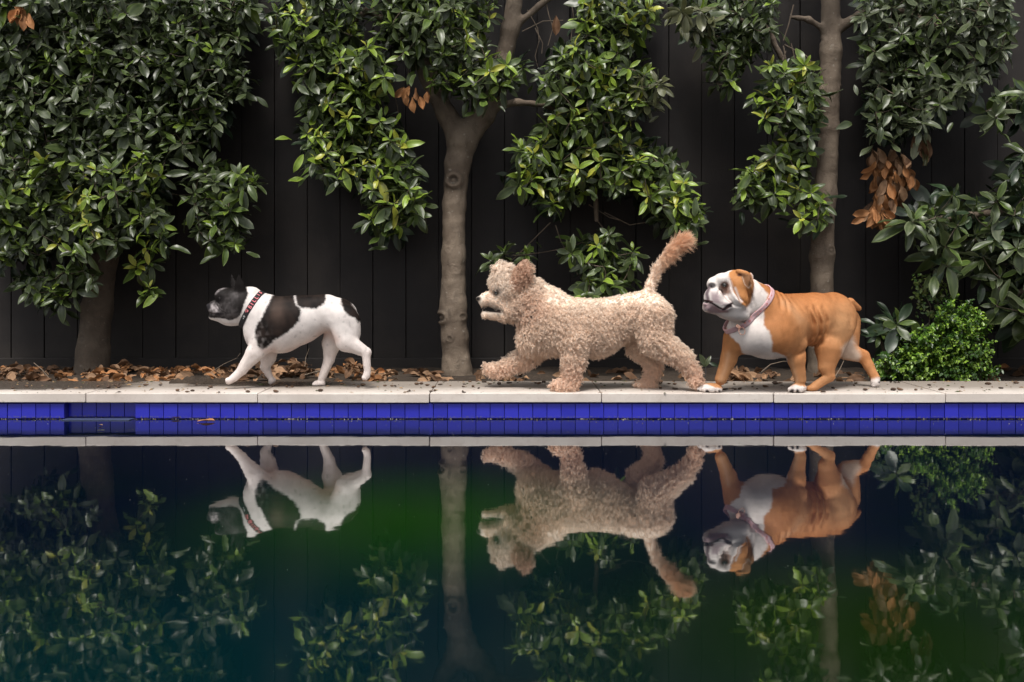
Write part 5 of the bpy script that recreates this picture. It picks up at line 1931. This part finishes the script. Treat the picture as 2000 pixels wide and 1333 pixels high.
def zone2(p):
    uv_ = S2.uv(p)
    tail = 1 - sstep(poly_sd(uv_, [(1400, 440), (1500, 440), (1760, 320), (1760, 40), (1550, 40), (1420, 300)]), -10, 10)
    face = 1 - sstep(np.hypot(uv_[:, 0] - 200, uv_[:, 1] - 570), 110, 190)
    back = sstep(-uv_[:, 1], -640, -540) * sstep(uv_[:, 0], 560, 640) * (1 - tail)
    tip = sstep(uv_[:, 0], 1480, 1600) * tail
    return tail, face, back, tip


def len2(p):
    t_, f_, b_, tip = zone2(p)
    return 0.020 * (1 - .45 * f_) * (1 - .40 * b_) * (1 + .15 * t_ + .3 * tip)


def curl2(p):
    t_, f_, b_, tip = zone2(p)
    return 0.0032 * (1 - .75 * f_) * (1 - .6 * b_) * (1 - .5 * t_ - .2 * tip)


def lift2(p):
    t_, f_, b_, tip = zone2(p)
    return 0.50 - .18 * f_ - .2 * t_ + 0 * b_


tailz, _, _, tipz = zone2(V)
fur('coat_hair', dog2, V, Q, N, C, 12000, 13, 11, lambda p: len2(p) * 1.05, 0.00028, lambda p: curl2(p) * 1.35, flow2, lift2, 0.0015, CURLY, 8, kp * np.clip(1.15 - .75 * zone2(V)[2] - .5 * zone2(V)[1], 0, 1), jit=.12, turns=1.6, tight=.6)
fur('fine_hair', dog2, V, Q, N, C, 9000, 5, 8, lambda p: len2(p) * .95, 0.00028, curl2, flow2, lift2, 0.0011, CURLY, 18, kp)
def flow_tail(p, n_):
    uv_ = S2.uv(p)
    dn = sstep(uv_[:, 1], 130, 260)[:, None]
    return np.array([0.75, 0, 0.55]) * (1 - dn) + np.array([0.9, 0, -0.1]) * dn + 0.25 * np.sin(p * 310)


fur('tail_plume', dog2, V, Q, N, C * np.array([1.0, .90, .80]), 2600, 9, 9, lambda p: 0.026 + 0.022 * zone2(p)[3], 0.00024, 0.0020, flow_tail, 0.14, 0.0022, CURLY, 12, np.clip(tailz * sstep(uv[:, 0], 1440, 1560), 0, 1), turns=.8)
fur('undercoat', dog2, V, Q, N, C * .85, 30000, 1, 4, lambda p: len2(p) * .6, 0.0005, lambda p: curl2(p) * .6, flow2, 0.45, 0.0, CURLY, 9, kp)
# thin dark collar half buried in the coat
mid = Vector(S2(545, 620))
up = Vector(S2(600, 440)) - Vector(S2(490, 765))
ax = Vector((up.z, 0, -up.x))
strap('collar', dog2, B, mid, up, ax, 9 * k2, 0.0038, plain_mat('grey_web', (0.10, 0.09, 0.085), .8), lift=-0.002)

# ------------------------------------------------------------------ 3. tan and white bulldog
S3 = Space(1340, 500, 4.598, Y0 + 0.10)
k3 = S3.k


def Yb(u):
    return -.09 + .20 * (u - 500) / 950.0


a_, b_ = S3(60, 1260), S3(1800, 80)
B = Body((a_[0] - .01, S3.Ym - .26, ZC - .006), (b_[0] + .02, S3.Ym + .28, b_[2] + .01), 0.0031)


def q3(p):
    return S3(p[0], p[1], Yb(p[0]) + (p[2] if len(p) > 2 else 0))


def c3(a, b_, ra, rb, k=28, sy=1.0, **kw):
    B.cone(q3(a), q3(b_), ra * k3, rb * k3, k * k3, sy, **kw)


def e3(c, r, rot=0, k=28, yaw=25, **kw):
    B.ell(q3(c), (r[0] * k3, r[2] * k3, r[1] * k3), rot, k * k3, yaw, **kw)


def a3(a, b_, ra, rb, k=24, sy=1.0, **kw):
    """limb with depth given directly"""
    B.cone(S3(*a), S3(*b_), ra * k3, rb * k3, k * k3, sy, **kw)


def f3(c, r, rot=0, k=18, yaw=0, **kw):
    B.ell(S3(*c), (r[0] * k3, r[2] * k3, r[1] * k3), rot, k * k3, yaw, **kw)


c3((760, 610), (1150, 565), 258, 238, 60, .95)
e3((740, 685), (285, 238, 285), 0, 60)
e3((1310, 560), (215, 238, 225), 0, 60)
e3((560, 690), (150, 190, 190), 0, 50)
# near hind
c3((1310, 640, -.055), (1285, 840, -.065), 200, 128, 44, .60)
a3((1285, 840, -.005), (1262, 1000, -.015), 122, 74, 28, .72)
a3((1262, 1000, -.015), (1285, 1080, -.018), 70, 48, 20, .85)
a3((1290, 1086, -.018), (1155, 1172, -.022), 43, 38, 16, .95)
f3((1120, 1188, -.022), (48, 26, 42), 12, 14)
# far hind, stretched back
c3((1420, 600, .06), (1450, 820, .05), 150, 104, 44, .65)
a3((1440, 850, .13), (1590, 905, .12), 92, 60, 28, .8)
a3((1592, 900, .12), (1640, 985, .115), 58, 48, 18, .9)
a3((1640, 985, .115), (1702, 1100, .105), 46, 42, 18, .9)
f3((1698, 1140, .10), (42, 46, 44), 15, 14)
f3((1685, 1172, .092), (22, 20, 20), 0, 8)
f3((1705, 1168, .110), (22, 20, 20), 0, 8)
# near fore
e3((900, 680, -.085), (170, 225, 95), 6, 54)
a3((985, 800, -.070), (990, 925, -.070), 100, 80, 36, .8)
a3((990, 925, -.070), (1026, 1110, -.066), 76, 54, 22, .88)
f3((1010, 1182, -.064), (72, 40, 56), 0, 18)
for tu, ty in ((940, -.068), (975, -.082), (1030, -.084)):
    f3((tu, 1200, ty), (28, 26, 20), 0, 8)
# far fore
e3((455, 720, .03), (105, 170, 90), 0, 44)
a3((425, 745, -.065), (384, 925, -.060), 90, 70, 30, .85)
a3((384, 925, -.060), (312, 1105, -.062), 68, 52, 22, .9)
f3((235, 1182, -.056), (92, 38, 56), -4, 18)
for tu, ty in ((128, -.052), (172, -.072), (232, -.081), (290, -.076)):
    f3((tu, 1200, ty), (34, 26, 19), 0, 7)
# neck
c3((720, 530), (530, 395), 235, 195, 50, .85)
# head: own turned frame
HY = -.135
hyaw = -18.0
ch_, sh_ = math.cos(math.radians(hyaw)), math.sin(math.radians(hyaw))
HP = Vector(S3(430, 330, HY))


def hq(u, v, y=0.0):
    """head point: drawn for a pure side view, then turned about the vertical"""
    dx, dz = (u - 430) * k3 * 1.045, -(v - 330) * k3
    return (HP.x + dx * ch_ + y * sh_ * -1, HP.y + dx * sh_ * -1 + y * ch_ if False else HP.y - dx * sh_ * -1 * -1 + y * ch_, HP.z + dz)


def eh(c, r, rot=0, k=20, **kw):
    B.ell(hq(*c), (r[0] * k3, r[2] * k3, r[1] * k3), rot, k * k3, -hyaw * -1, **kw)


def chd(a, b_, ra, rb, k=18, sy=1.0, **kw):
    B.cone(hq(*a), hq(*b_), ra * k3, rb * k3, k * k3, sy, **kw)


eh((445, 275), (150, 140, 165), 0, 30)
eh((320, 240), (90, 78, 120), 25, 26)
for s in (-1, 1):
    eh((440, 390, s * .040), (120, 115, 85), 0, 30)
    eh((250, 375, s * .028), (84, 98, 52), 12, 16)
    eh((330, 430, s * .040), (85, 62, 46), -18, 20)
    eh((325, 215, s * .034), (60, 42, 46), 15, 18)
eh((245, 262), (62, 66, 84), 12, 20)
eh((220, 264), (32, 32, 46), 10, 8)
for s in (-1, 1):
    B.ell(hq(205, 268, s * .009), (10 * k3, 8 * k3, 8 * k3), 0, 5 * k3, sub=True)
chd((185, 455), (330, 478), 42, 62, 16, 1.55)
eh((172, 425), (28, 24, 62), 0, 12)
eh((430, 500), (150, 80, 125), -8, 40)
# mouth
chd((165, 410, -.010), (260, 420, -.03), 12, 9, 7, 3.0, sub=True)
B.ell(hq(368, 452, -.074), (52 * k3, 30 * k3, 24 * k3), 28, 8 * k3, sub=True)
chd((235, 430, -.058), (320, 474, -.070), 9, 12, 6, 1.6, sub=True)
chd((320, 474, -.070), (405, 446, -.075), 14, 12, 6, 1.6, sub=True)
# ears
eh((545, 215, -.066), (50, 72, 20), -18, 12)
eh((520, 160, -.060), (62, 26, 26), -22, 12)
eh((545, 215, .066), (50, 66, 20), -18, 12)
# tail
c3((1470, 420), (1550, 472), 44, 24, 20)


FOLD = 1.6


def g3(pts, amp, width, **kw):
    B.crease(S3.xz(pts), amp * k3 * FOLD, width * k3, **kw)


ny_ = S3.Ym + .03
FOLD = 2.3
g3([(1040, 470), (1085, 600), (1090, 720), (1070, 800)], 13, 20, yhi=ny_)
g3([(1075, 470), (1125, 600), (1130, 720), (1095, 800)], -9, 18, yhi=ny_)
g3([(1110, 460), (1160, 600), (1165, 710), (1110, 815)], 13, 18, yhi=ny_)
g3([(1150, 460), (1195, 600), (1195, 700), (1140, 810)], -8, 16, yhi=ny_)
g3([(1195, 470), (1232, 580), (1228, 690), (1165, 810)], 14, 18, yhi=ny_)
g3([(930, 380), (1000, 480), (1055, 600), (1060, 760)], 8, 24, yhi=ny_)
g3([(800, 330), (840, 400), (830, 500)], 9, 18)
g3([(850, 350), (905, 430), (960, 520)], 6, 20)
g3([(755, 300), (775, 390), (770, 480)], 7, 16)
g3([(930, 880), (1000, 840), (1060, 800)], 6, 18, yhi=ny_)
g3([(1440, 470), (1480, 560), (1470, 680)], 5, 24, yhi=ny_)
g3([(1180, 820), (1300, 700), (1420, 640)], -4, 40, yhi=ny_)
# face folds
FOLD = 2.1
g3([(300, 215), (318, 300), (360, 370), (420, 420)], 9, 11)
g3([(275, 225), (292, 310), (330, 380), (410, 440)], -9, 14)
g3([(255, 300), (268, 370), (320, 430), (380, 445)], 7, 9)
g3([(400, 190), (425, 290), (470, 370)], 7, 11)
g3([(440, 170), (470, 270), (520, 370)], -5, 13)
g3([(470, 300), (505, 380), (520, 440)], 6, 10)
g3([(205, 285), (180, 330), (190, 385)], 6, 8)
g3([(420, 470), (520, 540), (640, 440)], 6, 22)
B.floor(ZC + 0.0012)
V, Q = B.mesh()
V = relax(V, Q, 2, .5)
N = vnormals(V, Q)
V = V + N * (.0012 * snoise(V, 30) + .0006 * snoise(V, 90, 4))[:, None]
uv = S3.uv(V)
w3 = uv + 10 * np.stack([snoise(V, 80), snoise(V, 85, 5)], 1) + 5 * np.stack([snoise(V, 280, 2), snoise(V, 300, 9)], 1)
tan = np.array([0.48, 0.205, 0.080])
C = np.tile(tan, (len(V), 1))
C *= (1 + .12 * snoise(V, 22, 3) + .08 * snoise(V, 150, 5))[:, None]
blend(sstep(uv[:, 1], 800, 1150) * .45, (0.53, 0.29, 0.145))
blend(np.exp(-(line_d(uv, [(760, 300), (930, 350), (1180, 318), (1400, 350)]) / 60) ** 2) * .55, (0.36, 0.125, 0.036))
blend(np.exp(-(line_d(uv, [(880, 420), (960, 480), (1020, 580)]) / 38) ** 2) * .45, (0.60, 0.35, 0.19))
blend(np.exp(-(line_d(uv, [(1060, 560), (1100, 700), (1080, 800)]) / 60) ** 2) * .30, (0.56, 0.31, 0.16))
blend(np.exp(-(line_d(uv, [(930, 900), (960, 1020), (990, 1120)]) / 26) ** 2) * .5, (0.60, 0.38, 0.23))
blend(np.exp(-(line_d(uv, [(1300, 1000), (1310, 1080)]) / 30) ** 2) * .4, (0.40, 0.16, 0.06))
blend(np.clip(.55 * snoise(V, 40, 8), 0, 1) * .35, (0.56, 0.29, 0.13))
blend(np.exp(-((uv[:, 0] - 1400) / 150) ** 2 - ((uv[:, 1] - 640) / 190) ** 2) * .6, (0.60, 0.35, 0.18))
whi = np.array([0.76, 0.69, 0.65])
chest = [(330, 470), (450, 300), (600, 180), (660, 235), (735, 340), (695, 470), (698, 620), (748, 690), (778, 800), (762, 850), (840, 880), (905, 925), (905, 985), (700, 985), (500, 870), (478, 800), (405, 745), (372, 655)]
paint(poly_sd(w3, chest), whi, 12)
paint(poly_sd(w3, [(40, 60), (620, 60), (640, 230), (620, 500), (420, 620), (300, 570), (60, 520)]), whi, 10)
orange = [(380, 185), (388, 150), (425, 112), (480, 112), (580, 150), (606, 235), (600, 330), (575, 420), (545, 462), (500, 440), (470, 380), (432, 330), (420, 260)]
paint(poly_sd(w3 * .5 + uv * .5, orange), np.array([.47, .205, .075]), 9)
paint(line_d(uv, [(440, 290), (470, 370), (500, 410)]) - 9, whi * .9, 12)
paint(poly_sd(uv, [(490, 150), (590, 175), (600, 240), (570, 300), (540, 285), (510, 240)]), np.array([.34, .17, .085]), 10)
paint(line_d(uv, [(505, 190), (525, 255), (560, 290), (585, 260)]) - 3, np.array([.62, .46, .36]), 5)
paint(np.hypot((uv[:, 0] - 480) / 22, (uv[:, 1] - 172) / 14) * 14 - 14, np.array([.08, .03, .02]), 6)
# dark eye rim, nose, pink-grey lips, open mouth
paint(np.hypot((uv[:, 0] - 350) / 46, (uv[:, 1] - 270) / 38) * 40 - 40, np.array([.30, .17, .13]), 18)
paint(np.hypot((uv[:, 0] - 344) / 30, (uv[:, 1] - 260) / 18) * 20 - 20, np.array([.016, .009, .010]), 6)
paint(np.hypot((uv[:, 0] - 360) / 45, (uv[:, 1] - 320) / 26) * 26 - 26, np.array([.36, .22, .17]), 18)
paint(np.hypot((uv[:, 0] - 232) / 36, (uv[:, 1] - 266) / 27) * 27 - 27, np.array([.075, .066, .068]), 8)
paint(np.hypot((uv[:, 0] - 226) / 11, (uv[:, 1] - 276) / 8) * 8 - 8, np.array([.006, .005, .005]), 3)
paint(line_d(uv, [(205, 290), (185, 340), (195, 385)]) - 16, np.array([.16, .12, .13]), 12)
paint(poly_sd(w3, [(215, 315), (280, 330), (310, 420), (400, 440), (330, 460), (230, 425)]), np.array([.42, .33, .34]), 22)
paint(poly_sd(w3, [(140, 420), (200, 425), (300, 480), (400, 480), (330, 515), (220, 520), (150, 480)]), np.array([.42, .30, .31]), 14)
paint(line_d(uv, [(165, 405), (205, 402), (235, 412)]) - 7, np.array([.10, .04, .045]), 5)
paint(line_d(uv, [(165, 403), (200, 412), (245, 432), (300, 468), (345, 482), (405, 452)]) - 9, np.array([.022, .011, .013]), 6)
paint(line_d(uv, [(250, 462), (310, 500), (370, 502)]) - 8, np.array([.40, .24, .25]), 12)
paint(line_d(uv, [(330, 474), (375, 470)]) - 5, np.array([.30, .09, .10]), 5)
paint(line_d(uv, [(400, 215), (425, 300), (465, 370), (480, 420)]) - 4, np.array([.25, .10, .04]), 8)
paint(line_d(uv, [(310, 300), (330, 350), (370, 400), (415, 425)]) - 3, np.array([.40, .28, .26]), 7)
paint(np.hypot((uv[:, 0] - 372) * .9 + (uv[:, 1] - 455) * .5, ((uv[:, 1] - 455) * .9 - (uv[:, 0] - 372) * -.45) * 1.7) - 31, np.array([.014, .007, .009]), 7)
# legs: white paws, dark claws, pale far shin
paint(poly_sd(w3, [(60, 1130), (180, 1150), (230, 1165), (330, 1190), (330, 1260), (60, 1260)]), whi * .93, 10)
paint(poly_sd(w3, [(900, 1170), (980, 1165), (1085, 1175), (1085, 1260), (900, 1260)]), whi * .93, 12)
paint(poly_sd(w3, [(1640, 1120), (1760, 1080), (1780, 1220), (1640, 1220)]), whi * .8, 16)
paint(poly_sd(w3, [(1395, 830), (1500, 720), (1530, 830), (1560, 900), (1540, 950), (1400, 930)]), np.array([.62, .48, .38]), 26)
paint(line_d(uv, [(380, 880), (355, 1010), (310, 1120)]) - 4, np.array([.58, .34, .20]), 40)
for (tu, tv_, rr) in ((108, 1214, 14), (188, 1218, 15), (300, 1216, 12), (955, 1212, 16), (1000, 1212, 13), (935, 1218, 10), (1085, 1208, 9), (1735, 1135, 9), (1700, 1182, 10), (1330, 1190, 4)):
    paint(np.hypot(uv[:, 0] - tu, uv[:, 1] - tv_) - rr, np.array([.05, .04, .042]), 6)
dog3 = empty('bulldog', S3(1000, 1207, 0))
dog3.location.z = ZC
tag(dog3, 'stocky tan and white bulldog in a pink collar, last on the right', 'dog', 'dogs walking along the coping')
body_obj(dog3, V, Q, C)
eye(dog3, B, S3, 346, 262, 0.0082, .38)
kp = np.where((np.hypot(uv[:, 0] - 228, uv[:, 1] - 270) < 45) | (np.hypot(uv[:, 0] - 345, uv[:, 1] - 262) < 24) | (np.hypot(uv[:, 0] - 372, uv[:, 1] - 455) < 46), 0.0, 1.0)
fur('coat_hair', dog3, V, Q, N, C, 90000, 1, 4, lambda p: 0.0046 - .0018 * sstep(-S3.uv(p)[:, 0], -560, -480), 0.00026, 0.0002, flow_dog(S3, 500, 900), 0.20, 0.0, SHORT, 6, kp, sink=0.0004)
# pink collar with ring print, rose-gold ring
m, n, l, b = new_mat('pink_collar')
b.inputs['Base Color'].default_value = (0.62, 0.40, 0.42, 1)
b.inputs['Roughness'].default_value = .7
mid = Vector(q3((545, 495)))
up = Vector(S3(668, 342, -.03)) - Vector(S3(425, 645, -.15))
ax = Vector((up.z, 0, -up.x)).normalized()
ax = (ax + Vector((0, .35, 0))).normalized()
collar3, at = strap('collar', dog3, B, mid, up, ax, 21 * k3, 0.0018, m)
sgn = 1 if at(90).y < at(270).y else -1


def put(name, me, parent, M, root):
    o = bpy.data.objects.new(name, me)
    o.parent = parent
    o.matrix_local = Matrix.Translation(-root.location) @ M
    COL.objects.link(o)
    return o


def torus_mesh(name, R, r, mat, nu=20, nv=8):
    V, F = [], []
    for i in range(nu):
        a = 2 * math.pi * i / nu
        for j in range(nv):
            w = 2 * math.pi * j / nv
            V.append(((R + r * math.cos(w)) * math.cos(a), (R + r * math.cos(w)) * math.sin(a), r * math.sin(w)))
    F = [(i * nv + j, ((i + 1) % nu) * nv + j, ((i + 1) % nu) * nv + (j + 1) % nv, i * nv + (j + 1) % nv) for i in range(nu) for j in range(nv)]
    return mesh_from(name, V, F, mat)


RED = plain_mat('red_print', (0.52, 0.10, 0.09), .7)
ORG = plain_mat('orange_print', (0.70, 0.24, 0.12), .7)
ring_me = [torus_mesh('print_ring', .0034, .0012, RED, 14, 5), torus_mesh('print_ring', .0032, .0013, ORG, 14, 5)]
i = 0
for deg in range(14, 176, 11):
    for s in ((0,) if i % 2 == 0 else (-.75, .75)):
        p = at(sgn * deg % 360, 0, -.0002) + ax * (s * 21 * k3)
        p2 = at(sgn * (deg - 3) % 360)
        t_ = (p2 - at(sgn * (deg + 3) % 360)).normalized()
        out = p - mid
        out = (out - ax * out.dot(ax)).normalized()
        M = frame_matrix(p, t_, out) @ Matrix.Diagonal((1, 1, .35, 1)) @ Matrix.Scale(.8 if s else 1.0, 4)
        put('print_ring', ring_me[i % 2], collar3, M, dog3)
    i += 1
low = min((at(d) for d in range(0, 360, 3)), key=lambda q: q.z + 2.0 * (q.y - mid.y) * 0.35)
put('metal_ring', torus_mesh('metal_ring', .0125, .0013, GOLD, 28, 8), collar3, Matrix.Translation(low + Vector((0, -.008, -.014))) @ Matrix.Rotation(math.radians(80), 4, 'X') @ Matrix.Rotation(math.radians(20), 4, 'Y'), dog3)
put('buckle', bevel_box('buckle', (.016, .006, .011), GOLD, .0015), collar3, Matrix.Translation(low + Vector((-.012, -.003, .002))) @ Matrix.Rotation(math.radians(35), 4, 'Y'), dog3)
